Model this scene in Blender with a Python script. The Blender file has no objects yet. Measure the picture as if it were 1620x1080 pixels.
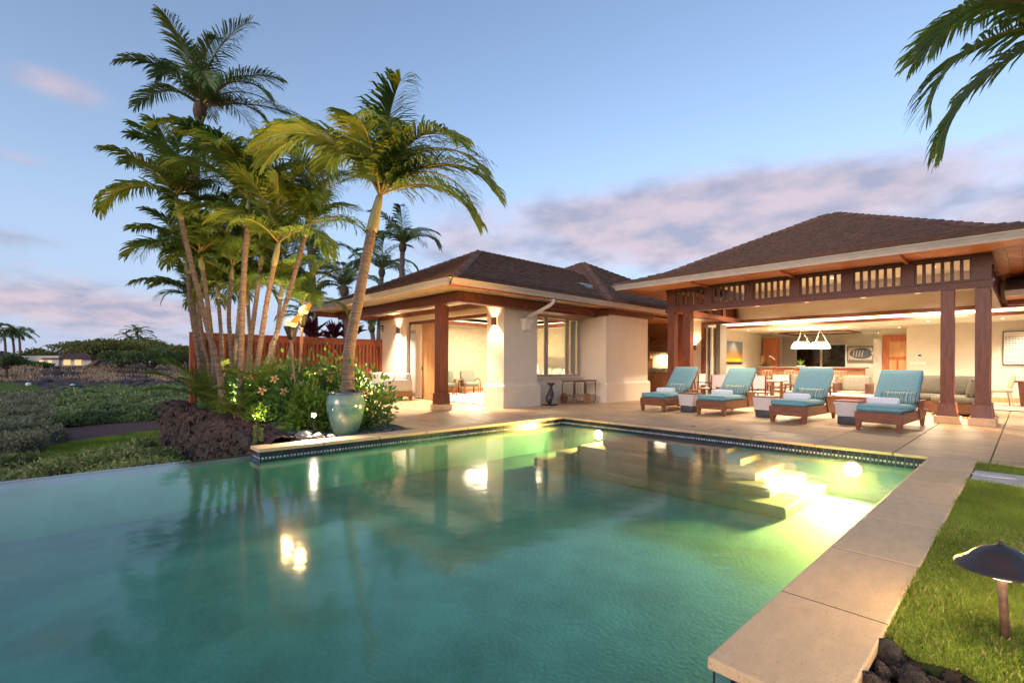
import bpy, bmesh, math, random
import numpy as np
from mathutils import Vector, Matrix, Euler
R = math.radians
SC = bpy.context.scene
COL = SC.collection

# ------------------------------------------------------------------ camera
H = 1.22; FPX = 764.0; YAW = R(46.95); ROLL = math.atan(7/1531.0); HC = 576.26
cam = bpy.data.cameras.new('camera'); cam_o = bpy.data.objects.new('camera', cam); COL.objects.link(cam_o)
cam.sensor_width = 36.0; cam.lens = FPX/1620*36; cam.shift_y = (HC-540)/1620; cam.clip_start = .05; cam.clip_end = 3000
cam_o.matrix_world = Matrix.Translation((0, 0, H)) @ Matrix.Rotation(YAW, 4, 'Z') @ Matrix.Rotation(R(90), 4, 'X') @ Matrix.Rotation(ROLL, 4, 'Z')
SC.camera = cam_o
FW = Vector((-math.sin(YAW), math.cos(YAW), 0)); RT = Vector((math.cos(YAW), math.sin(YAW), 0)); UP = Vector((0, 0, 1))
def ray(x, y):
    dx, dy = x-810, y-HC; c, s = math.cos(ROLL), math.sin(ROLL)
    return FW*FPX + RT*(dx*c+dy*s) + UP*-(-dx*s+dy*c)
def at_z(x, y, z=0.0):
    d = ray(x, y); t = (z-H)/d.z; return Vector((d.x*t, d.y*t, z))
def at_y(x, y, Y):
    d = ray(x, y); t = Y/d.y; return Vector((d.x*t, Y, d.z*t+H))
def at_x(x, y, X):
    d = ray(x, y); t = X/d.x; return Vector((X, d.y*t, d.z*t+H))
def at_d(x, y, dep):                       # point at a given depth along the view axis
    d = ray(x, y)/FPX*dep; return Vector((d.x, d.y, d.z+H))

# ------------------------------------------------------------------ world: dusk sky with soft clouds
W = bpy.data.worlds.new('World'); SC.world = W; W.use_nodes = True
nt = W.node_tree; nt.nodes.clear()
def N(t, **k):
    n = nt.nodes.new(t)
    for a, b in k.items():
        if a == 'inp':
            for i, v in b.items(): n.inputs[i].default_value = v
        else: setattr(n, a, b)
    return n
def math_(op, a, b=None, clamp=False):
    n = nt.nodes.new('ShaderNodeMath'); n.operation = op; n.use_clamp = clamp
    for i, v in enumerate((a, b)):
        if v is None: continue
        if isinstance(v, (int, float)): n.inputs[i].default_value = v
        else: nt.links.new(v, n.inputs[i])
    return n.outputs[0]
SUN_AZ = math.atan2(-FW.x, -FW.y) + R(35)     # behind the camera
sky = N('ShaderNodeTexSky'); sky.sky_type = 'NISHITA'; sky.sun_disc = False
sky.sun_elevation = R(12.0); sky.sun_rotation = SUN_AZ; sky.altitude = 0; sky.air_density = 1.0; sky.dust_density = 0.6; sky.ozone_density = 2.2
tc = N('ShaderNodeTexCoord'); sep = N('ShaderNodeSeparateXYZ'); nt.links.new(tc.outputs['Generated'], sep.inputs[0])
zc = math_('MAXIMUM', sep.outputs[2], 0.0); den = math_('ADD', zc, 0.22)
pxn = math_('DIVIDE', sep.outputs[0], den); pyn = math_('DIVIDE', sep.outputs[1], den)
comb = N('ShaderNodeCombineXYZ'); nt.links.new(pxn, comb.inputs[0]); nt.links.new(pyn, comb.inputs[1])
noi = N('ShaderNodeTexNoise', inp={'Scale': 1.35, 'Detail': 7.0, 'Roughness': .58, 'Distortion': .25}); nt.links.new(comb.outputs[0], noi.inputs['Vector'])
noi2 = N('ShaderNodeTexNoise', inp={'Scale': 4.5, 'Detail': 5.0, 'Roughness': .55}); nt.links.new(comb.outputs[0], noi2.inputs['Vector'])
def blob(x, y, a, b, amp):
    d = ray(x, y); hd = Vector((d.x, d.y, 0)).normalized(); rr = Vector((hd.y, -hd.x, 0)); z0 = d.z/Vector((d.x, d.y, 0)).length
    u = math_('ADD', math_('MULTIPLY', sep.outputs[0], rr.x/a), math_('MULTIPLY', sep.outputs[1], rr.y/a))
    f = math_('ADD', math_('MULTIPLY', sep.outputs[0], hd.x), math_('MULTIPLY', sep.outputs[1], hd.y))
    v = math_('DIVIDE', math_('SUBTRACT', sep.outputs[2], math_('MULTIPLY', f, z0)), b)
    r2 = math_('ADD', math_('MULTIPLY', u, u), math_('MULTIPLY', v, v))
    g = math_('POWER', 2.718, math_('MULTIPLY', r2, -1.0))
    g = math_('MULTIPLY', g, math_('GREATER_THAN', f, 0.0))
    return math_('MULTIPLY', g, amp)
m = None
for bl in ((1010, 362, .46, .11, .80), (1330, 295, .34, .06, .52), (60, 478, .26, .022, .62), (20, 372, .10, .020, .52), (85, 135, .07, .030, .58), (30, 250, .05, .016, .45), (-100, 430, .30, .03, .45), (1800, 330, .35, .05, .45), (160, 520, .22, .03, .40)):
    o_ = blob(*bl); m = o_ if m is None else math_('ADD', m, o_)
low = math_('MULTIPLY', math_('POWER', 2.718, math_('MULTIPLY', math_('POWER', math_('DIVIDE', zc, .10), 2.0), -1.0)), .12)
m = math_('ADD', m, low)
dens = math_('ADD', math_('SUBTRACT', noi.outputs['Fac'], .5), math_('MULTIPLY', math_('SUBTRACT', noi2.outputs['Fac'], .5), .35))
cov = math_('ADD', math_('MULTIPLY', dens, 1.15), m)
cr = N('ShaderNodeMapRange', inp={1: .22, 2: .78, 3: 0.0, 4: .92}); cr.interpolation_type = 'SMOOTHSTEP'; nt.links.new(cov, cr.inputs[0])
ccol = N('ShaderNodeMix', data_type='RGBA'); ccol.inputs[6].default_value = (.72, .60, .68, 1); ccol.inputs[7].default_value = (.42, .43, .58, 1)
sh = N('ShaderNodeMapRange', inp={1: .40, 2: .64, 3: 0.0, 4: 1.0}); nt.links.new(noi2.outputs['Fac'], sh.inputs[0]); nt.links.new(sh.outputs[0], ccol.inputs[0])
SKY_K = .105; EXPO = 1.5
skm = N('ShaderNodeMix', data_type='RGBA', blend_type='MULTIPLY'); skm.inputs[0].default_value = 1; nt.links.new(sky.outputs[0], skm.inputs[6]); skm.inputs[7].default_value = (1.22, 1.03, .99, 1)
cmul = N('ShaderNodeMix', data_type='RGBA', blend_type='MULTIPLY'); cmul.inputs[0].default_value = 1; nt.links.new(ccol.outputs[2], cmul.inputs[6]); cmul.inputs[7].default_value = (1/SKY_K/2**EXPO,)*3+(1,)
hzf = math_('MULTIPLY', math_('POWER', 2.718, math_('MULTIPLY', math_('POWER', math_('DIVIDE', zc, .26), 2.0), -1.0)), .85)
hzm = N('ShaderNodeMix', data_type='RGBA'); nt.links.new(hzf, hzm.inputs[0]); nt.links.new(skm.outputs[2], hzm.inputs[6]); hzm.inputs[7].default_value = tuple(c/SKY_K/2**EXPO for c in (.42, .55, .86))+(1,)
mx = N('ShaderNodeMix', data_type='RGBA'); nt.links.new(cr.outputs[0], mx.inputs[0]); nt.links.new(hzm.outputs[2], mx.inputs[6]); nt.links.new(cmul.outputs[2], mx.inputs[7])
bg = N('ShaderNodeBackground'); bg.inputs[1].default_value = SKY_K; nt.links.new(mx.outputs[2], bg.inputs[0])
wo = N('ShaderNodeOutputWorld'); nt.links.new(bg.outputs[0], wo.inputs[0])

# ------------------------------------------------------------------ sun (already at the horizon: faint and soft) and exposure
sl = bpy.data.lights.new('sun', 'SUN'); sl.energy = .35; sl.angle = R(25); sl.color = (1, .80, .72)
so = bpy.data.objects.new('sun', sl); COL.objects.link(so)
sd = Vector((math.sin(SUN_AZ)*math.cos(R(12)), math.cos(SUN_AZ)*math.cos(R(12)), math.sin(R(12))))
so.rotation_euler = (-sd).to_track_quat('-Z', 'Y').to_euler()
VS = SC.view_settings; VS.view_transform = 'Standard'; VS.look = 'None'; VS.exposure = EXPO; VS.gamma = 1.0
SC.cycles.max_bounces = 8; SC.cycles.diffuse_bounces = 4; SC.cycles.glossy_bounces = 4; SC.cycles.transparent_max_bounces = 16; SC.cycles.transmission_bounces = 4
SC.cycles.volume_bounces = 0; SC.cycles.caustics_reflective = False; SC.cycles.caustics_refractive = False
SC.cycles.sample_clamp_indirect = 6.0; SC.cycles.use_denoising = True; SC.cycles.use_light_tree = True
random.seed(7); RNG = np.random.default_rng(7)
U = random.uniform

# ------------------------------------------------------------------ helpers: materials
MATS = {}
def mat(name, col, rough=.6, var=.12, scale=8.0, bump=0.0, bscale=40.0, metal=0.0, spec=.5, col2=None, per=0.0, island=0.0, stretch=(1, 1, 1), detail=6.0, coat=0.0, sheen=0.0, rvar=0.0, pits=0.0, stain=0.0):
    m = bpy.data.materials.new(name); m.use_nodes = True; t = m.node_tree; b = t.nodes['Principled BSDF']; L = t.links.new
    b.inputs['Metallic'].default_value = metal; b.inputs['Specular IOR Level'].default_value = spec; b.inputs['Roughness'].default_value = rough
    if coat: b.inputs['Coat Weight'].default_value = coat
    if sheen: b.inputs['Sheen Weight'].default_value = sheen
    tcn = t.nodes.new('ShaderNodeTexCoord'); mp = t.nodes.new('ShaderNodeMapping'); mp.inputs['Scale'].default_value = stretch; L(tcn.outputs['Object'], mp.inputs[0])
    vec = mp.outputs[0]
    if per:
        oi = t.nodes.new('ShaderNodeObjectInfo'); ad = t.nodes.new('ShaderNodeVectorMath'); ad.operation = 'ADD'
        ml = t.nodes.new('ShaderNodeVectorMath'); ml.operation = 'SCALE'; ml.inputs[0].default_value = (37, 17, 9); L(oi.outputs['Random'], ml.inputs['Scale']); L(vec, ad.inputs[0]); L(ml.outputs[0], ad.inputs[1]); vec = ad.outputs[0]
    nz = t.nodes.new('ShaderNodeTexNoise'); nz.inputs['Scale'].default_value = scale; nz.inputs['Detail'].default_value = detail; nz.inputs['Roughness'].default_value = .6; L(vec, nz.inputs['Vector'])
    mixn = t.nodes.new('ShaderNodeMix'); mixn.data_type = 'RGBA'
    c2 = col2 if col2 else tuple(max(0, c*(1-2*var)) for c in col)
    c1 = col if col2 else tuple(min(1, c*(1+var)) for c in col)
    mixn.inputs[6].default_value = (*c1, 1); mixn.inputs[7].default_value = (*c2, 1)
    rp = t.nodes.new('ShaderNodeMapRange'); rp.inputs[1].default_value = .35; rp.inputs[2].default_value = .68; L(nz.outputs['Fac'], rp.inputs[0]); L(rp.outputs[0], mixn.inputs[0])
    out = mixn.outputs[2]
    def modv(src, amt, out):
        hs = t.nodes.new('ShaderNodeHueSaturation'); r = t.nodes.new('ShaderNodeMapRange'); r.inputs[3].default_value = 1-amt; r.inputs[4].default_value = 1+amt
        L(src, r.inputs[0]); L(r.outputs[0], hs.inputs['Value']); L(out, hs.inputs['Color'])
        r2 = t.nodes.new('ShaderNodeMapRange'); r2.inputs[3].default_value = .5+amt*.06; r2.inputs[4].default_value = .5-amt*.06; L(src, r2.inputs[0]); L(r2.outputs[0], hs.inputs['Hue'])
        return hs.outputs[0]
    if per: out = modv(oi.outputs['Random'], per, out)
    if island:
        g = t.nodes.new('ShaderNodeNewGeometry'); out = modv(g.outputs['Random Per Island'], island, out)
    if pits or stain:
        for amt, sc_, lo_, hi_, st_ in ((pits, 26.0, .62, .70, (1.0, 3.2, 1)), (stain, 1.1, .45, .75, (1, 1, 1))):
            if not amt: continue
            m3 = t.nodes.new('ShaderNodeMapping'); m3.inputs['Scale'].default_value = st_; L(vec, m3.inputs[0]); n3 = t.nodes.new('ShaderNodeTexNoise'); n3.inputs['Scale'].default_value = sc_; n3.inputs['Detail'].default_value = 4; L(m3.outputs[0], n3.inputs['Vector'])
            r3 = t.nodes.new('ShaderNodeMapRange'); r3.inputs[1].default_value = lo_; r3.inputs[2].default_value = hi_; r3.inputs[4].default_value = amt; L(n3.outputs['Fac'], r3.inputs[0])
            x3 = t.nodes.new('ShaderNodeMix'); x3.data_type = 'RGBA'; x3.inputs[7].default_value = (*[c*.32 for c in col], 1); L(r3.outputs[0], x3.inputs[0]); L(out, x3.inputs[6]); out = x3.outputs[2]
    L(out, b.inputs['Base Color'])
    if rvar:
        rr = t.nodes.new('ShaderNodeMapRange'); rr.inputs[3].default_value = max(0, rough-rvar); rr.inputs[4].default_value = min(1, rough+rvar); L(nz.outputs['Fac'], rr.inputs[0]); L(rr.outputs[0], b.inputs['Roughness'])
    if bump:
        n2 = t.nodes.new('ShaderNodeTexNoise'); n2.inputs['Scale'].default_value = bscale; n2.inputs['Detail'].default_value = 5; L(vec, n2.inputs['Vector'])
        bp = t.nodes.new('ShaderNodeBump'); bp.inputs['Strength'].default_value = bump; bp.inputs['Distance'].default_value = .02; L(n2.outputs['Fac'], bp.inputs['Height']); L(bp.outputs[0], b.inputs['Normal'])
    MATS[name] = m; return m
def leafmat(name, col, col2, trans=.35, rough=.45, island=.25, obj=.12):
    m = bpy.data.materials.new(name); m.use_nodes = True; t = m.node_tree; b = t.nodes['Principled BSDF']; L = t.links.new
    b.inputs['Roughness'].default_value = rough; b.inputs['Specular IOR Level'].default_value = .35
    g = t.nodes.new('ShaderNodeNewGeometry'); mx_ = t.nodes.new('ShaderNodeMix'); mx_.data_type = 'RGBA'
    mx_.inputs[6].default_value = (*col, 1); mx_.inputs[7].default_value = (*col2, 1); L(g.outputs['Random Per Island'], mx_.inputs[0])
    tcn = t.nodes.new('ShaderNodeTexCoord'); nz = t.nodes.new('ShaderNodeTexNoise'); nz.inputs['Scale'].default_value = 1.3; L(tcn.outputs['Object'], nz.inputs['Vector'])
    hs = t.nodes.new('ShaderNodeHueSaturation'); r = t.nodes.new('ShaderNodeMapRange'); r.inputs[1].default_value = .3; r.inputs[2].default_value = .7; r.inputs[3].default_value = 1-island; r.inputs[4].default_value = 1+island; L(nz.outputs['Fac'], r.inputs[0]); L(r.outputs[0], hs.inputs['Value']); L(mx_.outputs[2], hs.inputs['Color'])
    L(hs.outputs[0], b.inputs['Base Color'])
    tr = t.nodes.new('ShaderNodeBsdfTranslucent'); L(hs.outputs[0], tr.inputs[0]); ms = t.nodes.new('ShaderNodeMixShader'); ms.inputs[0].default_value = trans
    o = t.nodes['Material Output']; L(b.outputs[0], ms.inputs[1]); L(tr.outputs[0], ms.inputs[2]); L(ms.outputs[0], o.inputs[0])
    MATS[name] = m; return m
def emat(name, col, s, base=None):
    m = bpy.data.materials.new(name); m.use_nodes = True; b = m.node_tree.nodes['Principled BSDF']
    b.inputs['Base Color'].default_value = (*(base or [min(.9, c) for c in col]), 1); b.inputs['Emission Color'].default_value = (*col, 1); b.inputs['Emission Strength'].default_value = s
    MATS[name] = m; return m
def glassmat(name, tint=(.93, .96, .95), rough=0.0):
    m = bpy.data.materials.new(name); m.use_nodes = True; t = m.node_tree; t.nodes.clear(); L = t.links.new
    fr = t.nodes.new('ShaderNodeFresnel'); fr.inputs[0].default_value = 1.5; tr = t.nodes.new('ShaderNodeBsdfTransparent'); tr.inputs[0].default_value = (*tint, 1)
    gl = t.nodes.new('ShaderNodeBsdfGlossy'); gl.inputs['Roughness'].default_value = rough; ms = t.nodes.new('ShaderNodeMixShader'); o = t.nodes.new('ShaderNodeOutputMaterial')
    ge = t.nodes.new('ShaderNodeNewGeometry'); iv = t.nodes.new('ShaderNodeMath'); iv.operation = 'SUBTRACT'; iv.inputs[0].default_value = 1.0; L(ge.outputs['Backfacing'], iv.inputs[1]); mu = t.nodes.new('ShaderNodeMath'); mu.operation = 'MULTIPLY'; L(fr.outputs[0], mu.inputs[0]); L(iv.outputs[0], mu.inputs[1])
    L(mu.outputs[0], ms.inputs[0]); L(tr.outputs[0], ms.inputs[1]); L(gl.outputs[0], ms.inputs[2]); L(ms.outputs[0], o.inputs[0]); MATS[name] = m; return m

# ------------------------------------------------------------------ helpers: geometry
class MB:
    def __init__(s): s.v = []; s.f = []; s.sm = []
    def add(s, vs, fs, smooth=False):
        k = len(s.v); s.v += [tuple(p) for p in vs]; s.f += [tuple(i+k for i in f) for f in fs]; s.sm += [smooth]*len(fs); return s
    def box(s, x0, y0, z0, x1, y1, z1):
        return s.add([(x0, y0, z0), (x1, y0, z0), (x1, y1, z0), (x0, y1, z0), (x0, y0, z1), (x1, y0, z1), (x1, y1, z1), (x0, y1, z1)],
                     [(0, 3, 2, 1), (4, 5, 6, 7), (0, 1, 5, 4), (1, 2, 6, 5), (2, 3, 7, 6), (3, 0, 4, 7)])
    def hexa(s, b, t):                       # any 4 bottom and 4 top corners
        return s.add(list(b)+list(t), [(0, 3, 2, 1), (4, 5, 6, 7), (0, 1, 5, 4), (1, 2, 6, 5), (2, 3, 7, 6), (3, 0, 4, 7)])
    def bar(s, p0, p1, w, h, up=(0, 0, 1)):  # rectangular bar between two points
        p0, p1 = Vector(p0), Vector(p1); d = (p1-p0).normalized(); u = Vector(up)
        if abs(d.dot(u)) > .98: u = Vector((1, 0, 0))
        sd_ = d.cross(u).normalized()*w/2; n = sd_.cross(d).normalized()*h/2
        return s.hexa([p0-sd_-n, p0+sd_-n, p0+sd_+n, p0-sd_+n], [p1-sd_-n, p1+sd_-n, p1+sd_+n, p1-sd_+n])
    def tube(s, pts, rad, n=8, cap=True, smooth=True, prof=None):
        pts = [Vector(p) for p in pts]; m = len(pts); rad = [rad]*m if isinstance(rad, (int, float)) else list(rad)
        vs = []; fs = []; ref = None
        for i, p in enumerate(pts):
            d = (pts[min(i+1, m-1)]-pts[max(i-1, 0)]).normalized()
            if ref is None:
                ref = Vector((0, 0, 1)) if abs(d.z) < .9 else Vector((1, 0, 0))
            a = d.cross(ref).normalized(); b_ = a.cross(d).normalized(); ref = b_
            for k in range(n):
                t = 2*math.pi*k/n; vs.append(p+(a*math.cos(t)+b_*math.sin(t))*rad[i])
        for i in range(m-1):
            for k in range(n):
                fs.append((i*n+k, i*n+(k+1) % n, (i+1)*n+(k+1) % n, (i+1)*n+k))
        if cap: fs.append(tuple(range(n-1, -1, -1))); fs.append(tuple(range((m-1)*n, m*n)))
        return s.add(vs, fs, smooth)
    def cyl(s, p0, p1, r0, r1=None, n=16): return s.tube([p0, p1], [r0, r0 if r1 is None else r1], n, smooth=False if n < 10 else True)
    def lathe(s, prof, c=(0, 0, 0), n=24, smooth=True):
        vs = []; fs = []; m = len(prof); c = Vector(c)
        for r, z in prof:
            for k in range(n):
                t = 2*math.pi*k/n; vs.append((c.x+r*math.cos(t), c.y+r*math.sin(t), c.z+z))
        for i in range(m-1):
            for k in range(n): fs.append((i*n+k, i*n+(k+1) % n, (i+1)*n+(k+1) % n, (i+1)*n+k))
        return s.add(vs, fs, smooth)
    def prism(s, poly, z0, z1):
        n = len(poly); vs = [(x, y, z0) for x, y in poly]+[(x, y, z1) for x, y in poly]
        return s.add(vs, [tuple(range(n-1, -1, -1)), tuple(range(n, 2*n))]+[(i, (i+1) % n, n+(i+1) % n, n+i) for i in range(n)])
    def rbox(s, c, size, r=.03, seg=3, M=None, smooth=True, puff=0.0):
        bm = bmesh.new(); bmesh.ops.create_cube(bm, size=1.0)
        for v in bm.verts: v.co = Vector((v.co.x*size[0], v.co.y*size[1], v.co.z*size[2]))
        if puff:
            bmesh.ops.subdivide_edges(bm, edges=bm.edges[:], cuts=4, use_grid_fill=True)
            for v in bm.verts:
                f = [abs(v.co[i])/(size[i]/2) for i in range(3)]
                for i in range(3):
                    j, k = (i+1) % 3, (i+2) % 3
                    if f[i] > .99: v.co[i] *= 1+puff*(1-f[j]**2)*(1-f[k]**2)*min(size)/size[i]
            ed = [e for e in bm.edges if e.calc_face_angle(0) > 1.0]
            bmesh.ops.bevel(bm, geom=ed, offset=r, segments=seg, affect='EDGES', profile=.5)
        else:
            bmesh.ops.bevel(bm, geom=bm.edges[:], offset=r, segments=seg, affect='EDGES', profile=.5)
        bm.verts.ensure_lookup_table()
        T = (Matrix.Translation(c) @ M.to_4x4()) if M is not None else Matrix.Translation(c)
        s.add([T @ v.co for v in bm.verts], [tuple(v.index for v in f.verts) for f in bm.faces], smooth); bm.free(); return s
    def ell(s, c, r, n=12, m=8, jit=0.0):
        vs = []; fs = []; c = Vector(c)
        for i in range(m+1):
            ph = math.pi*i/m
            for k in range(n):
                t = 2*math.pi*k/n; j = 1+U(-jit, jit)
                vs.append((c.x+r[0]*math.sin(ph)*math.cos(t)*j, c.y+r[1]*math.sin(ph)*math.sin(t)*j, c.z-r[2]*math.cos(ph)*j))
        for i in range(m):
            for k in range(n): fs.append((i*n+k, i*n+(k+1) % n, (i+1)*n+(k+1) % n, (i+1)*n+k))
        return s.add(vs, fs, True)
    def mesh(s, name, m):
        me = bpy.data.meshes.new(name); me.from_pydata(s.v, [], s.f); me.polygons.foreach_set('use_smooth', s.sm)
        ms = m if isinstance(m, (list, tuple)) else [m]
        for k in ms: me.materials.append(MATS[k] if isinstance(k, str) else k)
        me.update(); return me
    def build(s, name, m, parent=None, local=False):
        if parent is not None and not local:
            o0 = ORG.get(parent.name, Vector((0, 0, 0))); s.v = [(x-o0.x, y-o0.y, z-o0.z) for x, y, z in s.v]
        o = bpy.data.objects.new(name, s.mesh(name, m)); COL.objects.link(o)
        if parent is not None:
            o.parent = parent; ORG[o.name] = ORG.get(parent.name, Vector((0, 0, 0)))
        return o
ORG = {}
def tag(o, label=None, cat=None, group=None, kind=None):
    if label: o['label'] = label
    if cat: o['category'] = cat
    if group: o['group'] = group
    if kind: o['kind'] = kind
    return o
def thing(name, label, cat, loc=(0, 0, 0), rz=0.0, group=None):
    o = bpy.data.objects.new(name, None); COL.objects.link(o); o.location = loc; o.rotation_euler = (0, 0, rz); o.empty_display_size = .1
    ORG[o.name] = Vector(loc); return tag(o, label, cat, group)
def inst(me, name, parent=None, M=None):
    o = bpy.data.objects.new(name, me); COL.objects.link(o)
    if parent is not None: o.parent = parent
    if M is not None: o.matrix_local = M
    return o
KIDS = {}; LK = 2.9
def copy_tree(root, loc, rz, label=None):
    def rec(o, par):
        c = o.copy(); COL.objects.link(c); c.parent = par
        for ch in KIDS.get(o.name) or [k for k in bpy.data.objects if k.parent == o]: rec(ch, c)
        return c
    c = rec(root, None); c.location = loc; c.rotation_euler = (0, 0, rz)
    if label: c['label'] = label
    return c
def lamp(name, kind, loc, power, parent=None, color=(1, .72, .42), size=.05, spot=None, blend=.5, direction=None, shape=None):
    l = bpy.data.lights.new(name, kind); l.energy = power*LK; l.color = color
    if kind == 'AREA':
        l.size = size
        if shape: l.shape = shape
    else: l.shadow_soft_size = size
    if kind == 'SPOT': l.spot_size = spot; l.spot_blend = blend
    o = bpy.data.objects.new(name, l); COL.objects.link(o); o.location = loc
    if direction is not None: o.rotation_euler = Vector(direction).to_track_quat('-Z', 'Y').to_euler()
    if parent is not None:
        o.parent = parent; o.location = Vector(loc)-ORG.get(parent.name, Vector((0, 0, 0)))
    return o
def npmesh(name, V, F4, m, parent=None, org=None, F3=None, smooth=False):
    V = np.asarray(V, np.float32)
    if org is not None: V = V-np.asarray(org, np.float32)
    F4 = np.asarray(F4, np.int32).reshape(-1, 4) if F4 is not None and len(F4) else np.zeros((0, 4), np.int32)
    F3 = np.asarray(F3, np.int32).reshape(-1, 3) if F3 is not None and len(F3) else np.zeros((0, 3), np.int32)
    me = bpy.data.meshes.new(name); me.vertices.add(len(V)); me.vertices.foreach_set('co', V.ravel())
    loops = np.concatenate([F4.ravel(), F3.ravel()]); me.loops.add(len(loops)); me.loops.foreach_set('vertex_index', loops)
    n = len(F4)+len(F3); me.polygons.add(n); tot = np.concatenate([np.full(len(F4), 4), np.full(len(F3), 3)]).astype(np.int32)
    me.polygons.foreach_set('loop_start', np.concatenate([[0], np.cumsum(tot)[:-1]]).astype(np.int32)); me.polygons.foreach_set('loop_total', tot)
    me.polygons.foreach_set('use_smooth', np.full(n, smooth)); me.materials.append(MATS[m]); me.update(calc_edges=True); me.validate()
    o = bpy.data.objects.new(name, me); COL.objects.link(o)
    if parent is not None: o.parent = parent
    return o
def leaf_arrays(P, D, L, Wd, fold=.25):      # diamond leaves: P base, D direction (unit), sizes; returns V, F4
    n = len(P); ref = RNG.normal(size=(n, 3)); S = np.cross(D, ref); S /= np.linalg.norm(S, axis=1, keepdims=True)+1e-9
    Nn = np.cross(S, D); L = np.broadcast_to(np.asarray(L, float).reshape(-1, 1) if np.ndim(L) else L, (n, 1)); Wd = np.broadcast_to(np.asarray(Wd, float).reshape(-1, 1) if np.ndim(Wd) else Wd, (n, 1))
    mid = P+D*L*.45+Nn*L*fold*.3
    V = np.stack([P, mid+S*Wd*.5, P+D*L-Nn*L*fold*.35, mid-S*Wd*.5], 1).reshape(-1, 3)
    F = (np.arange(n)[:, None]*4+np.array([0, 1, 2, 3])[None]).astype(np.int32)
    return V, F
def unit(a): return a/(np.linalg.norm(a, axis=1, keepdims=True)+1e-9)
# ------------------------------------------------------------------ materials
mat('stucco', (.76, .65, .50), .85, .025, 2, .18, 120)
mat('wallpaper', (.44, .39, .29), .8, .1, 7, .1, 60, col2=(.33, .29, .21))
mat('cream', (.64, .58, .47), .8, .03, 2)
mat('ceiling', (.72, .66, .55), .85, .03, 2)
mat('beam', (.125, .036, .017), .42, .22, 5, .12, 60, stretch=(6, 1, 6))
mat('post_wood', (.18, .048, .019), .38, .2, 4, .12, 50, stretch=(6, 6, .8))
mat('soffit', (.42, .145, .052), .45, .2, 3, .1, 50, stretch=(1, 6, 1), per=.12)
mat('soffit_tan', (.40, .30, .20), .6, .12, 3, per=.06)
mat('trim', (.20, .058, .028), .4, .18, 6, stretch=(1, 1, 1))
mat('door_wood', (.50, .15, .055), .38, .14, 3, stretch=(5, 5, .6))
mat('maple', (.62, .33, .13), .4, .12, 3, stretch=(5, 5, .6))
mat('fence_wood', (.30, .078, .036), .6, .2, 5, .2, 60, stretch=(5, 5, .6), per=.16)
mat('fascia', (.46, .38, .29), .5, .06, 4)
mat('gutter', (.55, .46, .36), .45, .06, 4)
mat('shingle', (.185, .098, .060), .85, .12, 9, .4, 60, island=.16)
mat('hip_tile', (.20, .108, .068), .85, .2, 9, .4, 60, per=.25)
mat('travertine', (.64, .45, .27), .42, .14, 2.2, .12, 55, stretch=(1.0, 4.5, 1), per=.12, rvar=.14, col2=(.47, .32, .18), pits=.35, stain=.2)
mat('coping_stone', (.80, .545, .30), .55, .1, 5, .5, 60, stretch=(3, 1.2, 2), detail=10.0, pits=.5, stain=.10, per=.07, col2=(.70, .47, .26), rvar=.1)
mat('pad_stone', (.55, .50, .44), .6, .1, 4)
mat('board_stone', (.62, .60, .60), .5, .06, 5)
mat('grout', (.13, .10, .075), .9, .1, 9)
mat('pool_tile', (.022, .024, .035), .22, .3, 14, island=.35)
mat('accent_tile', (.46, .47, .52), .3, .2, 14, island=.3)
mat('plaster', (.072, .195, .182), .8, .16, 1.6, .2, 30)
mat('step_stone', (.10, .085, .07), .8, .2, 3, .2, 40)
mat('dark_wall', (.012, .012, .014), .5)
mat('lava', (.110, .074, .056), .95, .4, 9, 1.0, 7, col2=(.030, .022, .020), per=.3)
mat('lava_wall', (.050, .029, .021), .95, .4, 4, 1.0, 30, col2=(.014, .009, .007), per=.35, island=.3)
mat('gravel', (.17, .165, .17), .9, .3, 30, .8, 60, island=.45)
mat('soil', (.115, .042, .028), .95, .3, 9, .8, 30)
mat('river_rock', (.22, .20, .19), .75, .2, 6, .3, 30, per=.3)
mat('lawn_base', (.035, .055, .012), .9, .2, 12, .6, 60)
mat('golf', (.135, .175, .034), .95, .12, .6, .8, 30, spec=.03, col2=(.105, .135, .028))
mat('terrain', (.17, .115, .090), .95, .3, .35, .6, 2.0, spec=.05, col2=(.055, .038, .035))
mat('lava_far', (.105, .075, .068), .95, .35, .4, .8, 1.5, col2=(.045, .034, .034))
leafmat('dry_grass', (0.624, 0.419, 0.230), (0.446, 0.284, 0.149), .3)
leafmat('grass', (0.187, 0.290, 0.035), (0.324, 0.377, 0.053), .4, .5)
leafmat('palm_leaf', (.110, .205, .034), (.205, .245, .040), .42)
leafmat('palm_dark', (0.105, 0.179, 0.050), (0.178, 0.231, 0.059), .40)
leafmat('palm_dry', (.20, .10, .03), (.14, .085, .03), .35)
leafmat('hibiscus', (0.066, 0.170, 0.038), (0.142, 0.255, 0.053), .35)
leafmat('bright_leaf', (0.120, 0.228, 0.030), (0.192, 0.288, 0.036), .35)
leafmat('hedge_leaf', (0.166, 0.244, 0.078), (0.294, 0.325, 0.115), .3, .4)
leafmat('hedge_grey', (0.167, 0.202, 0.101), (0.349, 0.303, 0.166), .3, .5)
leafmat('tree_leaf', (0.150, 0.178, 0.041), (0.256, 0.239, 0.055), .3, .6)
leafmat('shrub_leaf', (0.109, 0.153, 0.054), (0.178, 0.207, 0.072), .3, .6)
leafmat('ti_leaf', (.070, .010, .018), (.115, .018, .025), .3)
leafmat('petal', (.85, .40, .12), (.85, .52, .22), .4)
mat('petal_eye', (.40, .03, .02), .6)
mat('trunk_palm', (.235, .175, .130), .9, .25, 3, .6, 30, stretch=(1, 1, 9), col2=(.115, .082, .062))
mat('trunk_ring', (.11, .080, .062), .9, .2, 8)
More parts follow.
